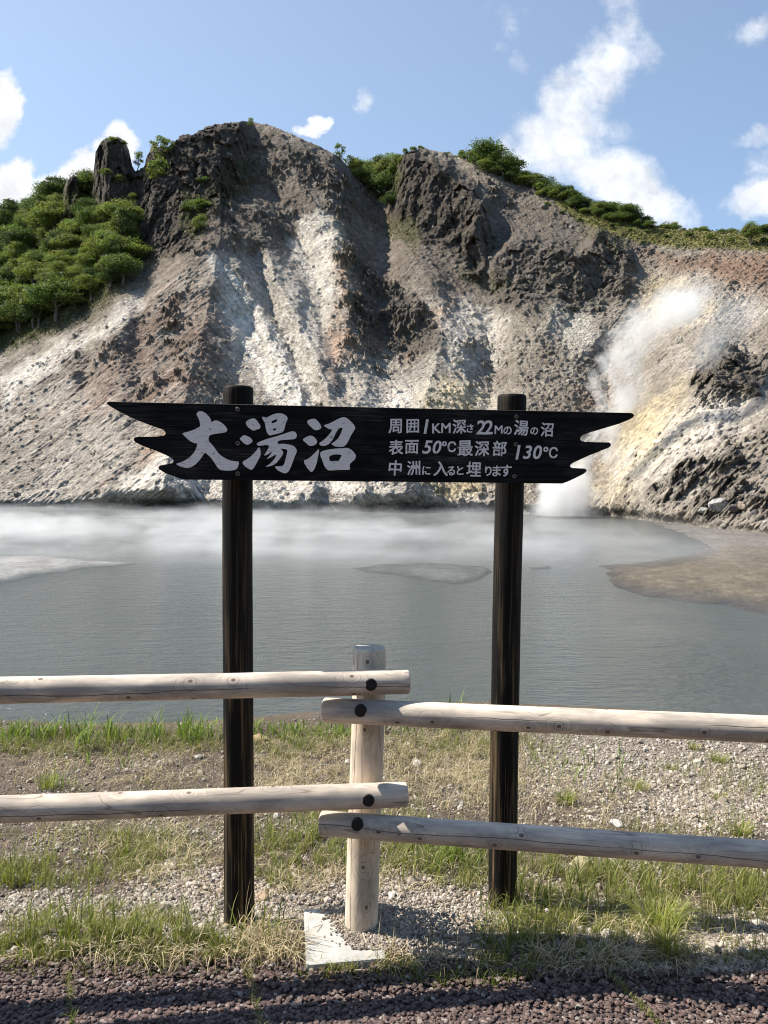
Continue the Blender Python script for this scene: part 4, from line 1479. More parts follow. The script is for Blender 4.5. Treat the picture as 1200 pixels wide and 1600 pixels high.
D = D - fade * (1.9 * low + 1.2 * mid * (1 - .5 * smooth_ash) + ((1.15 - .5 * br - .5 * bl) * gul + .42 * fine_g) * (1 - np.clip(crag, 0, 1)) + (3.6 * colm + 2.6 * (cid - .5) + 1.1 * (cid2 - .5)) * np.clip(crag + .30 * shaded_rock, 0, 1))
P3 = d3 * D[..., None]
nd = np.array([0, -0.84, 0.54])
f4 = fbm(P3 / 4.2 + 3, 3, .55, True)
f1 = fbm(P3 / 1.5 + 8, 3, .6)
wp = np.stack([fbm(P3 / 2.6 + 90, 3, .6), fbm(P3 / 2.6 + 130, 3, .6), fbm(P3 / 2.6 + 170, 3, .6)], -1)
n_small = fbm(P3 / 3.0 + 240, 3, .6)
w1, id1 = worley(P3 / 3.6 + .30 * wp)
w2, id2 = worley(P3 / 1.75 + 30 + .45 * wp)
w3, id3 = worley(P3 / 0.95 + 60 + .6 * wp)
rockmap = np.maximum.reduce([
    zone([(200, 470), (300, 430), (345, 450), (345, 560), (320, 650), (230, 640), (150, 620), (140, 560)], 26) * .62, zone([(60, 560), (160, 500), (230, 470), (200, 560), (90, 620)], 24) * .45,
    zone([(525, 340), (570, 400), (650, 450), (710, 540), (690, 570), (600, 590), (540, 600), (510, 480)], 22) * .85, zone([(400, 440), (440, 430), (470, 560), (560, 700), (520, 740), (450, 620)], 16) * .5,
    zone([(765, 380), (900, 370), (1000, 400), (1010, 470), (940, 500), (800, 500)], 24) * .7, zone([(660, 560), (760, 500), (800, 560), (740, 620), (680, 640)], 24) * .6,
    zone([(1075, 600), (1110, 530), (1200, 560), (1200, 630), (1110, 640)], 18) * .95, zone([(980, 790), (1040, 740), (1120, 700), (1200, 680), (1200, 820), (1060, 815)], 24) * .75,
    zone([(390, 210), (520, 240), (600, 330), (560, 370), (480, 320), (400, 300), (340, 400), (300, 420), (300, 380)], 24) * .8, zone([(640, 240), (760, 270), (900, 330), (900, 370), (760, 340)], 20) * .6, shaded_rock * .8])
scree = np.maximum.reduce([zone([(790, 510), (900, 540), (960, 600), (910, 700), (820, 690), (760, 600)], 28), zone([(560, 740), (780, 740), (800, 800), (560, 800)], 20) * .7, zone([(950, 800), (1000, 700), (1100, 650), (1200, 640), (1200, 830)], 24) * .8,
                           zone([(900, 350), (1060, 390), (1210, 395), (1210, 470), (1100, 460), (1000, 420)], 20) * .8])
Nn = .7 * fbm(P3 / 9.0 + .6 * wp + 200, 5, .66) + .5 * fbm(P3 / 3.6 + 280, 4, .6)
rockmap = np.maximum(rockmap, .34 * bl * sstep(430, 520, YY))
th = .52 - .62 * rockmap - .10 * br
oc = sstep(th - .06, th + .26, Nn) * (1 - np.clip(crag, 0, 1))
oc2 = sstep(th + .16, th + .26, Nn + .12 * n_small) * (1 - np.clip(crag, 0, 1))
rub = np.clip(0.05 + .75 * scree + .35 * rockmap, 0, 1) * (1 - .75 * np.clip(crag, 0, 1))
r1 = np.clip((.42 - w1) * 1.9, 0, .30) * (id1 < .16 * rub * (1 - .8 * bl))
r2 = np.clip((.48 - w2) * 1.9, 0, .30) * (id2 < (.04 + .5 * rub) * (1 - .7 * bl))
r3 = np.clip((.50 - w3) * 1.9, 0, .30) * (id3 < .06 + .75 * rub)
jag = fbm(P3 / 2.3 + 260, 4, .6, True)
disp = 0.55 * f4 * rough_zone + (.16 + .5 * np.clip(crag, 0, 1) + .5 * oc) * f1 + 2.0 * r1 + 1.15 * r2 + .80 * r3 + oc * (.95 + .7 * jag) + .8 * oc2 + .35 * np.abs(n_small) * (1 - smooth_ash)
PM = P3 + np.array([0, 0, EYE]) + nd * (disp * fade)[..., None]
PM = PM - d3 * (0.9 * disp * fade)[..., None] * 0.35

# ---------------------------------------------------------------- mineral colours, and shade painted on the ridge flanks
n_a = fbm(P3 / 24 + 11, 4, .55)
n_b = fbm(P3 / 6 + 21, 4, .6)
n_c = fbm(P3 / 2.2 + 31, 3, .6)


def lay(col, rgb, m_):
    return col + (np.array(rgb) - col) * np.clip(m_, 0, 1)[..., None]


C = np.zeros(XX.shape + (3,)) + np.array([.215, .195, .172])
C = lay(C, (.305, .284, .258), sstep(-.15, .45, n_a + .5 * n_b))
C = lay(C, (.135, .115, .098), sstep(.12, .55, -n_a + .6 * n_b))
streak = bl * fbm(Pl * np.array([1.5, 1, 1]) + 70, 3, .6) + bm_ * fbm(Pm * np.array([1.4, 1, 1]) + 70, 3, .6) + br * fbm(Pr * np.array([1.4, 1, 1]) + 70, 3, .6)
# upper rocks run darker and browner
C = lay(C, (.145, .127, .110), .9 * zone([(205, 260), (390, 180), (560, 260), (640, 225), (900, 310), (1010, 380), (960, 470), (860, 500), (700, 470), (600, 430), (520, 360), (440, 420), (330, 420), (230, 430)], 26) * sstep(-.5, .35, .25 - n_b))
C = lay(C, (.180, .132, .110), .85 * zone([(120, 600), (230, 470), (300, 440), (345, 470), (340, 560), (300, 640), (200, 650), (120, 660)], 26) * sstep(-.4, .4, n_b + .1))
C = lay(C, (.118, .088, .073), .85 * zone([(150, 560), (250, 460), (330, 450), (345, 560), (310, 660), (250, 640)], 30) * sstep(0, .5, n_b + .4 * n_c))
fine_s = fbm(Pl * np.array([4.0, 1.6, 1]) + 170, 4, .6)
C = lay(C, (.36, .335, .305), bl * sstep(.05, .45, streak + .5 * fine_s) * .7)
C = lay(C, (.125, .102, .088), bl * sstep(.08, .5, -streak + .6 * fine_s + .3 * n_c) * .75)
C = lay(C, (.200, .128, .098), bl * sstep(.28, .5, fbm(Pl * np.array([2.2, .6, 1]) + 210, 3, .6)) * .7)
C = lay(C, (.20, .21, .14), bl * zone([(140, 690), (220, 640), (300, 680), (250, 780), (150, 780)], 26) * sstep(.1, .5, n_b) * .6)
C = lay(C, (.27, .195, .165), bl * sstep(.05, .5, streak) * sstep(820, 560, YY) * .7)
white = np.maximum.reduce([
    zone([(0, 640), (120, 600), (200, 660), (330, 690), (360, 640), (430, 760), (560, 770), (760, 760), (760, 800), (0, 800)], 40) * .22, zone([(340, 400), (440, 380), (540, 440), (560, 560), (640, 590), (720, 560), (780, 620), (770, 780), (480, 780), (380, 600)], 40) * .42,
    zone([(338, 398), (356, 402), (400, 470), (450, 540), (500, 620), (535, 700), (560, 780), (470, 770), (430, 640), (372, 540), (345, 470)], 16),
    zone([(455, 350), (520, 340), (535, 380), (535, 440), (510, 470), (470, 440), (455, 400)], 16) * .75,
    zone([(470, 350), (500, 330), (525, 335), (520, 400), (490, 420)], 14) * .6,
    zone([(560, 620), (640, 590), (660, 640), (650, 720), (600, 780), (545, 740)], 22) * .7,
    zone([(670, 480), (730, 470), (790, 500), (780, 570), (720, 590), (680, 560)], 22) * .6,
    zone([(180, 745), (260, 700), (430, 730), (560, 760), (760, 770), (770, 800), (180, 800)], 16) * .8,
    zone([(0, 590), (110, 520), (215, 465), (222, 480), (130, 545), (40, 610), (0, 640)], 12) * .8,
    zone([(960, 690), (1040, 650), (1150, 600), (1200, 590), (1200, 640), (1110, 690), (1000, 770), (955, 790)], 24) * .65,
    zone([(870, 470), (920, 480), (930, 530), (890, 560), (860, 520)], 18) * .45,
    zone([(440, 570), (520, 640), (560, 720), (500, 720), (440, 650)], 18) * .5])
C = lay(C, (.565, .545, .51), white * sstep(-.45, .25, .5 * n_b + .7 * streak + .2 * n_c + .22))
C = lay(C, (.43, .40, .355), sstep(.18, .55, streak) * .55 * sstep(350, 480, YY) * (1 - crag))
C = lay(C, (.40, .345, .225), np.maximum.reduce([zone([(640, 640), (700, 590), (760, 620), (760, 780), (660, 790), (620, 720)], 26) * .8, zone([(930, 760), (980, 640), (1060, 600), (1080, 660), (1010, 730), (970, 800)], 26) * .75,
                                               zone([(990, 420), (1080, 430), (1110, 480), (1050, 520), (1000, 480)], 20) * .5, zone([(520, 330), (550, 350), (555, 480), (530, 500)], 12) * .35]) * sstep(-.3, .4, n_b + .2))
C = lay(C, (.30, .17, .10), np.maximum.reduce([zone([(525, 395), (552, 390), (556, 470), (548, 560), (520, 600), (500, 560), (525, 480)], 12) * .55, zone([(575, 520), (600, 515), (605, 548), (580, 552)], 7) * .8,
                                               zone([(640, 500), (700, 470), (712, 510), (660, 545), (630, 560)], 14) * .5, zone([(1100, 410), (1210, 400), (1210, 470), (1150, 460)], 18) * .45,
                                               zone([(200, 720), (290, 640), (310, 660), (240, 720)], 12) * .45, zone([(900, 600), (960, 580), (950, 640), (905, 640)], 14) * .35]) * sstep(-.3, .35, n_b + .15))
C = lay(C, (.150, .136, .116), zone([(800, 520), (900, 540), (950, 600), (900, 690), (800, 650), (760, 580)], 30) * sstep(-.3, .4, n_c + .3 * n_b) * .8)
C = lay(C, (.29, .30, .26), zone([(880, 450), (960, 470), (930, 540), (870, 560), (850, 500)], 20) * .5 * sstep(-.2, .4, n_b))
C = lay(C, (.108, .096, .086), shaded_rock * sstep(-.6, .2, n_b + .25))  # shade on the ridge flanks, painted into the rock colour
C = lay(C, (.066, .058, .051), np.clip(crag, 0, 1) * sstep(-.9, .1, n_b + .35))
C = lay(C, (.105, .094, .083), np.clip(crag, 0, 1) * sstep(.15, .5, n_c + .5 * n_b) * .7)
C = lay(C, (.095, .085, .076), np.clip(2.4 * r1 + 1.3 * r2 + 1.0 * r3, 0, .8) * (.35 + .65 * (id2 * 7 % 1)))
ocm = oc * sstep(-.55, .15, n_c + .15)
rockc = np.where((bl > .5)[..., None], np.array([.125, .096, .080]), np.array([.110, .102, .092]))
C = lay(C, (.115, .104, .094), .75 * zone([(735, 290), (800, 310), (900, 350), (1010, 395), (1000, 450), (900, 480), (800, 480), (750, 430)], 30) * sstep(-.35, .25, n_b + .5 * n_c + .15))
C = C + (rockc - C) * np.clip(ocm * .78, 0, 1)[..., None]
C = lay(C, (.058, .051, .046), oc2 * .45 * sstep(-.2, .4, n_c))
C = lay(C, (.36, .345, .315), np.clip(1.6 * r2 + 1.2 * r3, 0, .6) * (id2 * 13 % 1 < .2))
C = lay(C, (.11, .10, .092), zone([(960, 770), (1060, 740), (1200, 690), (1200, 800), (1060, 820), (960, 815)], 24) * sstep(-.1, .4, n_c + n_b) * .75)
C = lay(C, (.16, .105, .075), zone([(1000, 400), (1210, 395), (1210, 440), (1100, 430)], 14) * .7)
# thin plant cover
FOREST = [(-900, 900), (-900, 600), (-300, 440), (-20, 350), (60, 320), (100, 300), (145, 285), (150, 330), (200, 325), (222, 390), (195, 455), (140, 490), (90, 520), (0, 552), (-300, 690)]
MEADOW = [(840, 290), (1020, 335), (1210, 350), (1700, 390), (1700, 440), (1210, 392), (1120, 390), (1000, 380), (930, 358), (880, 332)]
veg = np.maximum.reduce([zone(FOREST, 12, .6), zone(MEADOW, 6, .4),
                         zone([(600, 330), (640, 345), (665, 380), (650, 395), (610, 370)], 9) * .7, zone([(290, 310), (335, 295), (330, 350), (300, 380), (285, 360)], 12) * .65,
                         zone([(345, 270), (400, 250), (380, 310), (340, 330)], 16) * .4, zone([(560, 230), (620, 240), (625, 300), (580, 300)], 8) * .9,
                         zone([(715, 425), (800, 440), (780, 460), (720, 440)], 10) * .35, zone([(940, 340), (1010, 370), (960, 400), (900, 360)], 12) * .35])
C = lay(C, (.062, .066, .028), veg * sstep(-.45, .1, n_c + .4 * n_b + .2))
C = lay(C, (.10, .105, .040), veg * sstep(.1, .6, n_c + .3 * n_b) * .7)
C = lay(C, (.10, .085, .065), zone([(0, 545), (150, 470), (240, 400), (300, 380), (310, 400), (230, 450), (140, 520), (0, 600)], 14) * .7 * sstep(-.4, .3, n_b))
C = lay(C, (.155, .150, .058), zone(MEADOW, 6, .4) * sstep(-.5, .2, n_b + .25))
# damp grey foot above the water
C = lay(C, (.16, .153, .142), sstep(.035, .0, TT + .02 * n_b) * .8)
C *= (1 + .26 * n_c[..., None] + .16 * f1[..., None] + .16 * n_b[..., None])
C *= np.array([1.165, 1.125, 1.075])

# back slope and skirt below the waterline
back = []
for k in range(1, 9):
    q = PM[-1].copy()
    q[:, 1] += 4.5 * k ** 1.35
    q[:, 2] -= (0.9 * k ** 1.6)
    q[:, 0] *= q[:, 1] / PM[-1][:, 1]
    back.append(q)
skirt = PM[:1].copy()
skirt[..., 2] -= 3
ALL = np.concatenate([skirt, PM, np.stack(back)], 0)
CA = np.concatenate([C[:1], C, np.repeat(C[-1:], 8, 0)], 0)
idx = np.arange(ALL.shape[0] * ALL.shape[1]).reshape(ALL.shape[:2])
F = np.stack([idx[:-1, :-1], idx[:-1, 1:], idx[1:, 1:], idx[1:, :-1]], -1).reshape(-1, 4)
m, g, out = material('volcanic slope')
p = g.pos()
b1 = g.noise(p, 0.9, 6, 0.68)
vv = g.n('ShaderNodeTexVoronoi', {'Vector': g.v('ADD', p, g.v('SCALE', g.noise(p, 1.2, 3, .6, color=True), scale=1.1)), 'Scale': 1.5}, feature='F1')
chip = g.xyz(vv.outputs['Color'])[0]
patch = g.mr(g.noise(p, 0.10, 4, .6), .38, .62)
c = g.mix(1.0, g.attr(), g.mix(g.mr(b1, .3, .7), (.68, .67, .66), (1.30, 1.29, 1.26)), 'MULTIPLY')
dk = g.m('MULTIPLY', g.mr(chip, .60, .72), g.m('ADD', g.m('MULTIPLY', patch, .5), .08))
c = g.mix(dk, c, g.mix(1.0, c, (.55, .53, .52), 'MULTIPLY'))
c = g.mix(g.m('MULTIPLY', g.mr(chip, .16, .08), .45), c, g.mix(1.0, c, (1.55, 1.55, 1.52), 'MULTIPLY'))
hh = g.m('ADD', b1, g.m('SUBTRACT', g.m('MULTIPLY', chip, .35), g.m('MULTIPLY', vv.outputs['Distance'], 0.45)))
principled(g, out, c, 0.95, g.bump(hh, 1.0, 0.75), spec=0.10)
M_MTN = m
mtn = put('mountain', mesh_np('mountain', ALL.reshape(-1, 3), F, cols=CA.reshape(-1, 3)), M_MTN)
tag(mtn, kind='structure')


def on_mtn(X, Y):
    j = int(np.argmin(np.abs(mx - X)))
    k = int(np.argmin(np.abs(YY[:, j] - Y)))
    return PM[k, j].copy()


# ------------------------------------------------------------------ pond, beaches, mud
m, g, out = material('milky pond water')
p = g.pos()
x, y, z = g.xyz(p)
w_a = g.noise(g.v('MULTIPLY', p, (1.1, 2.6, 1)), 1.0, 4, 0.6)
w_b = g.noise(g.v('MULTIPLY', p, (5.0, 9.0, 1)), 1.0, 3, 0.6)
w_c = g.noise(g.v('MULTIPLY', p, (0.06, 0.16, 1)), 1.0, 3, 0.55)
h = g.m('ADD', g.m('MULTIPLY', w_a, 1.0), g.m('MULTIPLY', w_b, 0.28))
turb = g.noise(g.v('MULTIPLY', p, (0.03, 0.07, 1)), 1.0, 4, 0.6)
c = g.mix(g.mr(turb, .3, .7), (.062, .074, .072), (.080, .092, .089))
calm = g.mr(w_c, .35, .65, .35, 1.0)
amp = g.m('MULTIPLY', g.mr(y, 15, 120, 0.26, 0.30), calm)
bn_ = g.n('ShaderNodeBump', {'Height': h, 'Strength': 0.8})
g.set(bn_.inputs['Distance'], amp)
b = principled(g, out, c, 0.16, bn_.outputs[0], spec=0.5)
b.inputs['IOR'].default_value = 1.33
M_WATER = m
V = np.array([[-700, 7, POND_Z], [700, 7, POND_Z], [700, 420, POND_Z], [-700, 420, POND_Z]], float)
tag(put('pond', mesh_np('pond', V, np.array([[0, 1, 2, 3]]), smooth=False), M_WATER), kind='structure')

m, g, out = material('wet pond mud')
p = g.pos()
n1 = g.noise(p, 1.6, 6, 0.65)
c = g.mix(1.0, g.attr(), g.mix(g.mr(n1, .3, .7), (.72, .72, .72), (1.25, 1.24, 1.22)), 'MULTIPLY')
principled(g, out, c, g.mr(g.attr('Col', 'Alpha'), 0, 1, 0.30, 0.9), g.bump(n1, .8, .12), spec=0.35)
M_MUD = m


def bar(name, poly, hmax, rise, dry, wet, ramp_px, box, step, wob=5.0):
    """A low bank in the pond, from its outline in the photo."""
    X, Y = np.meshgrid(np.arange(box[0], box[2], step), np.arange(box[1], box[3], step * .45))
    P = at_z(X, Y, POND_Z)
    nn = fbm(P / 5.0 + 4, 4, .55)
    s_ = poly_sd(X + wob * 2.2 * nn, Y + wob * .8 * fbm(P / 3.0 + 19, 3), poly)
    hgt = np.clip(s_ / ramp_px, -1, 1)
    P[..., 2] += np.where(hgt > 0, hmax * hgt ** .8 * (1 + .35 * nn) + rise * fbm(P / 1.2, 4, .6, True) * np.clip(hgt * 2, 0, 1), .8 * hgt)
    tone = np.clip(s_ / (ramp_px * .8) + .4 * nn, 0, 1)
    col = np.array(wet) + (np.array(dry) - np.array(wet)) * tone[..., None]
    if name == 'beach':
        up_ = sstep(880, 845, Y + 14 * nn)[..., None]
        col = col * (1 - up_ * .75) + up_ * .75 * np.array([.155, .142, .130])
        col = col * (1 - .35 * sstep(.25, .6, fbm(P * np.array([.25, .9, 1]) + 33, 4, .6))[..., None])
    col = np.concatenate([col * (1 + .5 * fbm(P / 2.1 + 9, 4, .65)[..., None]), tone[..., None]], -1)
    idx = np.arange(X.size).reshape(X.shape)
    F = np.stack([idx[1:, :-1], idx[1:, 1:], idx[:-1, 1:], idx[:-1, :-1]], -1).reshape(-1, 4)
    near = (s_ > -ramp_px).reshape(-1)
    F = F[near[F].any(1)]
    used = np.unique(F)
    rm = np.full(X.size, -1)
    rm[used] = np.arange(len(used))
    o = put(name, mesh_np(name, P.reshape(-1, 3)[used], rm[F], cols=col.reshape(-1, 4)[used]), M_MUD)
    return tag(o, kind='structure')


bar('beach', [(985, 806), (1040, 822), (1085, 842), (1112, 856), (1080, 864), (1035, 874), (985, 881), (938, 884), (962, 890), (948, 898), (956, 914), (978, 925), (1012, 933), (1055, 938), (1120, 946),
              (1200, 961), (1400, 995), (1700, 1060), (1800, 860), (1400, 840), (1200, 826), (1100, 815)], .22, .09, (.118, .099, .074), (.048, .045, .042), 26, (920, 800, 1500, 1020), 1.6, 8.0)
bar('mud_bank', [(-500, 862), (0, 866), (70, 868), (140, 874), (218, 879), (170, 886), (118, 890), (60, 899), (0, 910), (-300, 940), (-500, 950)], .10, .06, (.22, .22, .215), (.085, .09, .088), 9, (-420, 855, 240, 960), 1.6, 5.0)
bar('mud_flat', [(548, 888), (600, 881), (680, 880), (758, 884), (770, 893), (748, 906), (712, 914), (655, 905), (600, 897)], .03, .035, (.095, .10, .096), (.06, .066, .064), 10, (530, 872, 790, 925), 1.2, 4.0)
bar('mud_flat', [(826, 886), (858, 884), (862, 888), (832, 890)], .03, .02, (.095, .10, .096), (.06, .066, .064), 4, (815, 876, 875, 898), 1.0, 2.0)

# pale blocks along the right shore
def spot(X, Y):
    return at_z(np.array([float(X)]), np.array([float(Y)]), POND_Z + .25)[0]


ROCKS = [(1062, 803, 1.5, (.20, .17, .14), 'brown boulder at the water end of the right shore'), (1090, 806, 1.2, (.34, .33, .31), 'grey boulder beside the brown one on the right shore'),
         (1112, 799, 1.9, (.36, .35, .335), 'large pale grey block at the foot of the right slope'), (1135, 806, 1.1, (.18, .16, .15), 'dark boulder among pale blocks on the right shore'),
         (1150, 797, 1.5, (.27, .22, .18), 'tan block low on the right slope above the beach'), (1172, 808, 1.4, (.14, .125, .12), 'dark angular boulder on the beach near the right edge'),
         (1128, 822, 0.7, (.33, .31, .28), 'small pale stone on the beach sand at the right'), (1102, 820, 0.8, (.29, .27, .25), 'flat grey stone where beach meets the right slope'),
         (1192, 818, 0.9, (.40, .38, .35), 'whitish stone at the right edge of the picture above the beach'), (985, 806, 0.6, (.13, .12, .115), 'small dark stone at the waterline right of the steam'),
         (1032, 812, 0.7, (.15, .135, .125), 'lone dark stone on the shore between steam and boulders'), (1160, 775, 1.3, (.30, .28, .26), 'grey block halfway up the rubble at the right edge')]
for k, (X, Y, s_, c_, lab) in enumerate(ROCKS):
    pos = on_mtn(X, Y) if Y < ip(X, SHORE) - 6 else spot(X, Y)
    boulder('boulder', lab, 'boulder', pos - np.array([0, .4, .25 * s_]), s_ * .55, c_, 60 + k, 'boulders along the right shore', flat=.75, mat=M_MTN)
# ------------------------------------------------------------------ trees
M_LEAF = leaf_material('tree leaves', 0.42, 0.6)
m, g, out = material('tree bark')
principled(g, out, g.mix(g.noise(g.obj(), 6, 4), (0.06, 0.05, 0.04), (0.16, 0.14, 0.115)), 0.9)
M_BARK = m


def crown_mesh(seed, H, Rx, low_, lobes, per, leaf, tint, sparse=False, spire=0.0):
    r = np.random.default_rng(seed)
    Vs, Cs = [], []
    h0 = H * low_
    for k in range(lobes):
        for _ in range(30):
            q = r.uniform(-1, 1, 3)
            if .25 < np.linalg.norm(q) < 1:
                break
        zc = h0 + (H - h0) * (.5 + .42 * q[2])
        taper = 1 - spire * (zc - h0) / (H - h0)
        c = np.array([q[0] * Rx * .72 * taper, q[1] * Rx * .72 * taper, zc])
        rl = Rx * r.uniform(.24, .42) * (1 if not sparse else .8) * (.55 + .45 * taper)
        n = int(per * r.uniform(.7, 1.3))
        d = r.normal(size=(n, 3))
        d /= np.linalg.norm(d, axis=1)[:, None]
        d[:, 2] = np.abs(d[:, 2]) * np.where(r.random(n) < .78, 1, -.6)
        rad = rl * (1 - .35 * r.random(n) ** 2) * (1 + .22 * r.normal(size=n))
        p = c + d * rad[:, None] * np.array([1.15, 1.15, .78])
        nn = d + .75 * r.normal(size=(n, 3))
        nn /= np.linalg.norm(nn, axis=1)[:, None]
        t = np.cross(nn, r.normal(size=(n, 3)))
        t /= np.linalg.norm(t, axis=1)[:, None]
        b_ = np.cross(nn, t)
        s = (leaf * r.uniform(.55, 1.25, n))[:, None]
        Vs.append(np.stack([p - t * s, p + b_ * s * .62 - t * s * .1, p + t * s, p - b_ * s * .62 + t * s * .1], 1))
        tone = r.uniform(.82, 1.18) * r.uniform(.75, 1.25, n)
        hue = np.array(tint) * (1 + .08 * r.normal(size=3) * np.array([1, .5, .6]))
        Cs.append(np.repeat(hue[None] * tone[:, None], 4, 0))
    V = np.concatenate(Vs).reshape(-1, 3)
    F = np.arange(len(V)).reshape(-1, 4)
    return mesh_np('crown', V, F, cols=np.concatenate(Cs), smooth=False)


def trunk_mesh(seed, H, Rx, low_, r0):
    r = np.random.default_rng(seed + 500)
    Vs, Fs, n0 = [], [], 0

    def limb(p0, p1, ra, rb, k=5):
        nonlocal n0
        a = np.linspace(0, 2 * math.pi, 8)[:-1]
        p0, p1 = np.array(p0, float), np.array(p1, float)
        t = (p1 - p0) / np.linalg.norm(p1 - p0)
        s = np.cross(t, (.3, 1, .1))
        s /= np.linalg.norm(s)
        q = np.cross(t, s)
        for j in range(k):
            f = j / (k - 1)
            c = p0 + (p1 - p0) * f + s * .06 * H * math.sin(f * 3.1) * r.uniform(-.5, 1)
            rr = ra + (rb - ra) * f
            Vs.append(c + rr * (np.cos(a)[:, None] * s + np.sin(a)[:, None] * q))
        i = np.arange(7)
        for j in range(k - 1):
            Fs.append(n0 + np.stack([j * 7 + i, j * 7 + (i + 1) % 7, (j + 1) * 7 + (i + 1) % 7, (j + 1) * 7 + i], -1))
        n0 += 7 * k
        return c

    top = limb((0, 0, -.4), (r.uniform(-.05, .05) * H, r.uniform(-.05, .05) * H, H * .62), r0, r0 * .45)
    for k in range(6):
        f = r.uniform(.35, .95)
        b0 = np.array([top[0] * f, top[1] * f, H * .60 * f])
        th = k * 1.05 + r.uniform(-.3, .3)
        limb(b0, b0 + np.array([math.cos(th) * Rx * .65, math.sin(th) * Rx * .65, H * r.uniform(.14, .32)]), r0 * .42, r0 * .12, 4)
    return mesh_np('trunk', np.concatenate(Vs), np.concatenate(Fs))


OAK, LIME, PALE_T, DEEP = (.105, .138, .038), (.160, .190, .050), (.200, .218, .070), (.066, .092, .028)
VAR = {}
for nm, args in {
        'oak': [(1, 8, 4.6, .22, 28, 220, .21, OAK), (2, 8, 4.3, .20, 26, 230, .21, LIME), (3, 8, 4.9, .24, 30, 210, .21, OAK), (4, 8, 4.0, .18, 25, 230, .20, LIME), (5, 8, 4.6, .22, 29, 210, .21, DEEP)],
        'slim': [(11, 9, 2.6, .06, 26, 170, .2, LIME, False, .75), (12, 9, 2.9, .08, 26, 180, .2, OAK, False, .6)],
        'airy': [(21, 7, 3.0, .25, 14, 70, .22, PALE_T, True), (22, 7, 2.7, .2, 13, 70, .22, LIME, True)],
        'bush': [(31, 3, 2.0, .02, 10, 90, .20, LIME), (32, 3, 2.2, .02, 11, 90, .20, OAK)]}.items():
    VAR[nm] = []
    for a_ in args:
        cr = crown_mesh(*a_)
        cr.materials.append(M_LEAF)
        tk = trunk_mesh(a_[0], a_[1], a_[2], a_[3], .045 * a_[1] * (.7 if nm in ('airy', 'slim') else 1))
        tk.materials.append(M_BARK)
        VAR[nm].append((cr, tk, a_[1], a_[2]))


def tree(X, Y, hpx, kind, label, cat='tree', group=None, name=None, wide=1.0, behind=0.0):
    """Base at photo point (X, Y), standing on the slope there; hpx its height in the photo."""
    pos = on_mtn(X, Y)
    if behind:
        k = pos[1]
        pos = pos * np.array([(k + behind) / k, (k + behind) / k, 1]) - np.array([0, 0, behind * .25])
    v = random.randrange(len(VAR[kind]))
    cr, tk, H, Rx = VAR[kind][v]
    h = hpx * pos[1] / FPX
    s = h / H
    nm = name or {'bush': 'shrub'}.get(kind, 'tree')
    t = thing(nm, label, cat, tuple(pos), group)
    rz = random.uniform(0, 6.28)
    for pn, me in (('crown', cr), ('trunk', tk)):
        o = bpy.data.objects.new(pn, me)
        COL.objects.link(o)
        o.parent = t
        o.rotation_euler = (0, 0, rz)
        o.scale = (s * wide, s * wide, s)
    return t


random.seed(17)
# thicket on the left slope, filled from the skyline down so that nearer trees overlap farther ones
TH = np.array([(0, 350), (60, 325), (98, 305), (140, 284), (150, 335), (200, 335), (222, 395), (195, 440), (140, 470), (90, 500), (0, 530), (-60, 560), (-60, 385)], float)
pts, tries = [], 0
while tries < 6000 and len(pts) < 110:
    tries += 1
    X, Y = random.uniform(-60, 225), random.uniform(280, 545)
    if poly_sd(np.array([X]), np.array([Y]), [tuple(q) for q in TH])[0] < 2 or (92 < X < 132 and Y < 362) or (140 < X < 212 and Y < 352):
        continue
    dmin = 14 + 8 * (Y - 280) / 260
    if all(math.hypot(X - a, (Y - b) * 1.25) > dmin for a, b in pts):
        pts.append((X, Y))
for X, Y in sorted(pts, key=lambda q: q[1]):
    band = 'topmost part of the left slope wood, under the skyline' if Y < 370 else ('middle of the left slope wood' if Y < 440 else 'lowest part of the left slope wood, above bare ground')
    tree(X, Y + 8, random.choice([22, 28, 34, 38, 44, 50]) * random.uniform(.9, 1.1) * (1 + .15 * (Y - 280) / 260), 'oak', 'leafy green tree in the ' + band, group='trees of the wood on the left slope, ' + band.split(' of ')[0], wide=random.uniform(1.0, 1.5))
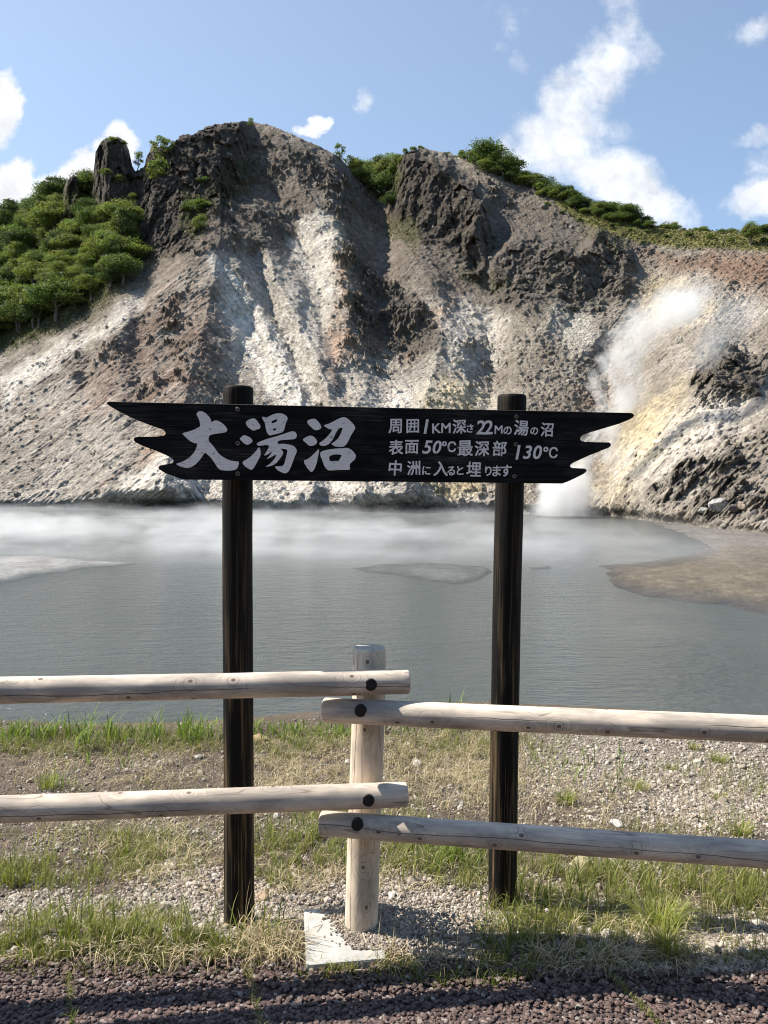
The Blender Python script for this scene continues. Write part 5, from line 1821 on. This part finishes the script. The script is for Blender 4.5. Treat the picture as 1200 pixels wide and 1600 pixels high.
for X, Y, h, k, w, lab in [
        (54, 512, 66, 'airy', 1.0, 'pale yellow-green airy tree standing out at the lower rim of the left wood'),
        (30, 520, 40, 'airy', 1.1, 'thin light green tree beside the pale airy tree at the left edge'),
        (193, 398, 74, 'slim', 1.0, 'tall narrow light green tree growing against the foot of the dark left crag'),
        (208, 415, 50, 'slim', 1.2, 'shorter narrow green tree just right of the tall narrow one at the crag foot'),
        (182, 420, 48, 'oak', 1.1, 'bright green bushy tree below the narrow trees at the crag foot'),
        (137, 296, 13, 'bush', 1.2, 'round shrub in the notch between the two rock pinnacles'),
        (142, 305, 22, 'bush', 1.4, 'shrub against the left foot of the big rock pinnacle'),
        (134, 322, 20, 'bush', 1.2, 'green bush between the small and the big rock pinnacle'),
        (158, 350, 26, 'oak', 1.1, 'tree right below the big rock pinnacle on its left'),
        (185, 352, 24, 'oak', 1.1, 'tree right below the big rock pinnacle on its right'),
        (177, 224, 9, 'bush', 1.8, 'low scrub tuft on top of the big rock pinnacle'),
        (193, 228, 7, 'bush', 1.6, 'tiny scrub tuft on the right shoulder of the big rock pinnacle'),
        (165, 276, 10, 'bush', 1.5, 'small green bush clinging to the face of the big rock pinnacle'),
        (186, 288, 12, 'bush', 1.4, 'green bush low on the right face of the big rock pinnacle'),
        (216, 268, 32, 'airy', .9, 'feathery tree in the gap right of the big rock pinnacle'),
        (252, 262, 44, 'airy', 1.0, 'light green tree rising above the skyline on the left crag'),
        (262, 250, 34, 'airy', 1.0, 'light green tree touching the sky right of its taller neighbour on the crag'),
        (246, 282, 30, 'bush', 1.0, 'light green bush hanging below the skyline trees on the left crag'),
        (318, 288, 12, 'bush', 1.2, 'small round bush alone on the dark left crag face'),
        (302, 338, 22, 'bush', 1.2, 'light green bush at the right rim of the left crag'),
        (318, 330, 16, 'bush', 1.4, 'dark low bush beside the light one at the right rim of the left crag'),
        (312, 362, 22, 'bush', .9, 'upright bush lowest at the right rim of the left crag'),
        (208, 318, 14, 'bush', 1.0, 'narrow green bush in the cleft of the left crag'),
        (391, 205, 19, 'airy', .95, 'small lone tree on the very top of the mountain')]:
    tree(X, Y, h, k, lab, cat='shrub' if k == 'bush' else 'tree', wide=w)
# trees in the saddle
for X, Y, h, k, w, b_ in [(531, 254, 34, 'airy', .8, 1), (546, 268, 26, 'airy', 1.1, 1), (558, 278, 34, 'oak', 1.0, 2), (571, 286, 42, 'oak', 1.0, 3), (584, 296, 54, 'oak', .9, 4), (597, 302, 66, 'oak', .85, 4), (610, 296, 62, 'oak', .85, 4),
                          (622, 266, 34, 'oak', 1.0, 4), (632, 252, 22, 'oak', 1.0, 4), (588, 310, 38, 'oak', 1.1, 0), (601, 318, 44, 'oak', 1.0, 0), (573, 296, 30, 'oak', 1.2, 0), (612, 330, 30, 'oak', 1.1, 0), (560, 284, 20, 'oak', 1.2, 0)]:
    lab = 'sparse tree at the left end of the saddle, against the sky' if X == 531 else ('leafy tree behind the saddle between the two summits' if b_ else 'low leafy tree in front in the saddle between the two summits')
    tree(X, Y, h, k, lab, group=None if X == 531 else 'trees in the saddle, ' + ('behind' if b_ else 'in front'), wide=w, behind=b_)
for X, Y, h in [(634, 238, 8), (646, 235, 8), (658, 234, 7), (700, 242, 7), (722, 248, 13), (733, 251, 15), (742, 254, 13)]:
    tree(X, Y, h, 'bush', 'small scrub bush on the bare top of the right crag' if X < 710 else 'low bush on the skyline just left of the right ridge trees', cat='shrub',
         group='scrub on the right crag' if X < 710 else 'bushes left of the ridge trees', wide=1.3, behind=1)
# the line of trees along the right skyline
random.seed(23)
RT = [(757, 264, 40), (768, 268, 36), (781, 272, 30), (793, 277, 29), (805, 284, 30), (818, 289, 27), (829, 294, 28), (841, 299, 29), (853, 304, 26), (866, 308, 24), (879, 313, 28), (891, 318, 27), (903, 322, 25), (916, 328, 20),
      (930, 333, 25), (942, 337, 27), (955, 340, 26), (968, 344, 27), (981, 348, 26), (994, 351, 24), (1007, 354, 22)]
for X, Y, h in RT:
    lab = 'tallest leafy tree at the upper end of the row along the right skyline' if X == 757 else 'leafy tree in the dense row descending along the right skyline'
    tree(X, Y, h * random.uniform(.8, 1.15), 'oak', lab, group=None if X == 757 else 'trees along the right skyline', wide=random.uniform(1.0, 1.5), behind=random.uniform(0, 3))
    if X > 757:
        tree(X + random.uniform(-7, 7), Y + random.uniform(3, 8), h * random.uniform(.45, .75), random.choice(['oak', 'bush', 'oak']), 'smaller green tree filling the front of the row along the right skyline', group='small trees in front of the right skyline row', wide=random.uniform(1.2, 1.7), name='tree')
for X, Y, h in [(1024, 358, 14), (1038, 360, 20), (1052, 360, 22), (1068, 362, 14), (1084, 363, 16), (1098, 363, 19), (1112, 364, 13), (1128, 364, 15), (1143, 365, 17), (1158, 366, 14), (1188, 368, 24), (1200, 368, 26), (1214, 370, 22), (1232, 372, 22),
                (1255, 374, 24), (1290, 377, 22), (1330, 380, 24)]:
    tree(X, Y, h, 'oak', 'small rounded tree at the far edge of the meadow on the right skyline' if X < 1180 else 'leafy tree at the right end of the meadow skyline', group='trees at the meadow edge' if X < 1180 else 'trees at the right end of the meadow',
         wide=random.uniform(1.0, 1.3), behind=3)
tree(1172, 384, 35, 'oak', 'lone tree with bare trunk standing on the meadow slope at the right', wide=.85)
for X, Y in [(905, 345), (930, 352), (958, 356), (985, 362), (1012, 364), (1040, 372), (1075, 371), (1110, 374), (1140, 380), (1195, 380), (880, 335), (855, 322)]:
    tree(X, Y, random.uniform(5, 9), 'bush', 'low round shrub scattered on the green meadow below the skyline trees', cat='shrub', group='low shrubs on the meadow', wide=1.4)

# low scrub covering the green ground
vg = np.where((TT > .05) & (XX > -80) & (XX < 1280), np.clip(veg * sstep(-.4, .3, n_b + .2), 0, 1), 0).ravel()
r = np.random.default_rng(77)
pick = r.choice(vg.size, 26000, p=vg / vg.sum())
p = PM.reshape(-1, 3)[pick] + r.normal(0, .25, (len(pick), 3))
p[:, 2] += .15
n = len(p)
nn = np.array([0, -.4, 1.0]) + .8 * r.normal(size=(n, 3))
nn /= np.linalg.norm(nn, axis=1)[:, None]
t = np.cross(nn, r.normal(size=(n, 3)))
t /= np.linalg.norm(t, axis=1)[:, None]
b_ = np.cross(nn, t)
s = r.uniform(.15, .38, n)[:, None]
V = np.stack([p - t * s, p + b_ * s * .7, p + t * s, p - b_ * s * .7], 1).reshape(-1, 3)
cc = np.array([[.075, .085, .030], [.055, .065, .026], [.11, .11, .045], [.10, .085, .045]])[r.integers(0, 4, n)] * r.uniform(.8, 1.2, (n, 1))
o = put('ground_scrub', mesh_np('ground_scrub', V, np.arange(len(V)).reshape(-1, 4), cols=np.repeat(cc, 4, 0), smooth=False), M_LEAF)
tag(o, 'low olive scrub covering the left slope, the meadow and ledges of the crags', 'scrub', kind='stuff')

# ------------------------------------------------------------------ steam and mist
def plume(name, label, stations, Dp, dens, nscale, seed, thr, flat=1.0, colour=(.96, .96, .95)):
    """Drifting steam: a closed hull round a curved axis; the density inside is noise that thins outwards."""
    st = sorted([(at_depth(X, Y, Dp), rp * Dp / FPX, k) for X, Y, rp, k in stations], key=lambda q: q[0][2])
    P = np.array([q[0] for q in st])
    rr = np.array([q[1] for q in st])
    kk = np.array([q[2] for q in st])
    base = P[0].copy()
    L = P - base
    H = L[-1, 2]
    n = 28
    a = np.linspace(0, 2 * math.pi, n + 1)[:-1]
    rings = [L[0] + np.array([0, 0, -.05])] if False else []
    zz = np.concatenate([L[:, 2]])
    V = []
    for k in range(len(L)):
        V.append(np.stack([L[k, 0] + 1.05 * rr[k] * np.cos(a), L[k, 1] + 1.05 * rr[k] * flat * np.sin(a), np.full(n, L[k, 2])], -1))
    V = np.concatenate(V)
    i = np.arange(n)
    F = np.concatenate([np.stack([k * n + i, k * n + (i + 1) % n, (k + 1) * n + (i + 1) % n, (k + 1) * n + i], -1) for k in range(len(L) - 1)])
    me = mesh_np(name, np.concatenate([V, [L[0], L[-1]]]), [F, np.concatenate([np.stack([(i + 1) % n, i, np.full(n, len(V))], -1), np.stack([(len(L) - 1) * n + i, (len(L) - 1) * n + (i + 1) % n, np.full(n, len(V) + 1)], -1)])])
    m, g, out = material(name + ' vapour')
    p = g.obj()
    x, y, z = g.xyz(p)
    t = g.m('DIVIDE', z, float(H))
    lo_, hi_ = float(L[:, 0].min()), float(L[:, 0].max() + 1e-3)
    cr = g.n('ShaderNodeValToRGB', {0: t})
    el_ = cr.color_ramp.elements
    rm = float(rr.max())
    while len(el_) < len(L):
        el_.new(.5)
    for e, l, r_, k in zip(el_, L, rr, kk):
        e.position = min(1, max(0, l[2] / H))
        e.color = ((l[0] - lo_) / (hi_ - lo_), r_ / rm, k, 1)
    sep = g.n('ShaderNodeSeparateColor', {0: cr.outputs[0]})
    cx = g.mr(sep.outputs[0], 0, 1, lo_, hi_)
    rad = g.m('MULTIPLY', sep.outputs[1], rm)
    wob = g.noise(p, nscale * .6, 3, .55, color=True)
    q = g.v('ADD', p, g.v('SCALE', g.v('SUBTRACT', wob, (.5, .5, .5)), scale=rm * .9))
    xx, yy, _ = g.xyz(q)
    u_ = g.m('DIVIDE', g.m('SUBTRACT', xx, cx), rad)
    w_ = g.m('DIVIDE', yy, g.m('MULTIPLY', rad, flat))
    d = g.m('SQRT', g.m('ADD', g.m('MULTIPLY', u_, u_), g.m('MULTIPLY', w_, w_)))
    fall = g.mr(d, .95, .0, 0, 1, smooth=True)
    ends = g.m('MULTIPLY', g.mr(t, 1.0, .80, 0, 1, smooth=True), g.mr(t, -.02, .03))
    nz = g.noise(g.v('ADD', g.v('MULTIPLY', p, (1.0, 1.0, .75)), (seed, seed * 2.0, 0)), nscale, 6, .64, .5)
    nz = g.mr(nz, .28, .72)
    f = g.m('SUBTRACT', g.m('MULTIPLY', fall, 1.1), g.m('MULTIPLY', g.m('SUBTRACT', 1.0, nz), thr))
    f = g.m('MULTIPLY', g.m('MAXIMUM', f, 0.0), g.m('MULTIPLY', ends, sep.outputs[2]))
    vol = g.n('ShaderNodeVolumePrincipled', {'Color': colour, 'Density': g.m('MULTIPLY', f, dens), 'Anisotropy': 0.1})
    g.t.links.new(vol.outputs[0], out.inputs['Volume'])
    m.cycles.volume_step_rate = 0.5
    o = put(name, me, m, loc=tuple(base))
    return tag(o, label, 'steam', kind='stuff')


plume('steam', 'white steam plume rising from the vent at the pond\'s far right shore and drifting up the slope',
      [(872, 806, 105, 1.0), (876, 785, 118, 1.1), (890, 758, 104, 1.0), (918, 728, 84, .85), (942, 694, 76, .75), (956, 655, 78, .7), (954, 620, 88, .65), (956, 590, 94, .62), (970, 558, 100, .6), (996, 528, 108, .55), (1030, 500, 120, .5),
       (1058, 474, 130, .42), (1078, 448, 122, .34), (1086, 415, 90, .25)], 120, .95, .15, 3.0, 1.2, .7)
plume('steam', 'bright low cloud of steam boiling out of the vent at the waterline',
      [(885, 808, 110, 1.0), (884, 790, 122, 1.1), (886, 765, 108, 1.0), (892, 742, 86, .7), (898, 715, 60, .3)], 116, .36, .20, 14.0, .95, .7)
plume('steam', 'thin veil of steam spreading to the right of the main plume high on the slope',
      [(1080, 580, 50, .4), (1110, 545, 80, .6), (1140, 510, 95, .6), (1150, 480, 90, .4), (1150, 455, 70, .2)], 118, .30, .12, 9.0, .95, .8)


def mist(name, label, x0, x1, y0, y1, z1, dens, seed, far_fade):
    me = mesh_np(name, np.array([[x0, y0, POND_Z - .05], [x1, y0, POND_Z - .05], [x1, y1, POND_Z - .05], [x0, y1, POND_Z - .05], [x0, y0, z1], [x1, y0, z1], [x1, y1, z1], [x0, y1, z1]], float),
                 np.array([[0, 3, 2, 1], [4, 5, 6, 7], [0, 1, 5, 4], [1, 2, 6, 5], [2, 3, 7, 6], [3, 0, 4, 7]]), smooth=False)
    m, g, out = material(name + ' vapour')
    p = g.obj()
    x, y, z = g.xyz(p)
    hgt = g.mr(z, z1, POND_Z, 0, 1)
    q = g.v('ADD', p, (seed, 0, 0))
    n1 = g.noise(g.v('MULTIPLY', q, (.055, .05, .16)), 1.0, 5, .6, .4)
    n2 = g.noise(g.v('MULTIPLY', q, (.20, .16, .5)), 1.0, 5, .62, .5)
    f = g.m('ADD', g.m('SUBTRACT', g.m('MULTIPLY', hgt, 1.05), .70), g.m('ADD', g.m('MULTIPLY', g.m('SUBTRACT', n1, .5), 1.9), g.m('MULTIPLY', g.m('SUBTRACT', n2, .5), 1.7)))
    f = g.m('MAXIMUM', f, 0)
    f = g.m('MULTIPLY', f, g.m('MULTIPLY', g.mr(y, y0, y0 + 16, 0, 1, smooth=True), g.mr(y, y1, y1 - 12, 0, 1, smooth=True)))
    f = g.m('MULTIPLY', f, g.m('MULTIPLY', g.mr(x, x1, x1 - far_fade, 0, 1, smooth=True), g.mr(x, x0, x0 + 10, 0, 1)))
    f = g.m('MULTIPLY', f, g.mr(y, y0, 120, 2.4, .5))
    vol = g.n('ShaderNodeVolumePrincipled', {'Color': (.96, .965, .97), 'Density': g.m('MULTIPLY', f, dens), 'Anisotropy': 0.2})
    g.t.links.new(vol.outputs[0], out.inputs['Volume'])
    m.cycles.volume_step_rate = 0.25
    o = put(name, me, m)
    return tag(o, label, 'mist', kind='stuff')


mist('mist', 'thin white mist trailing over the far half of the pond', -95, 38, 42, 150, -0.2, .12, 3.0, 46)
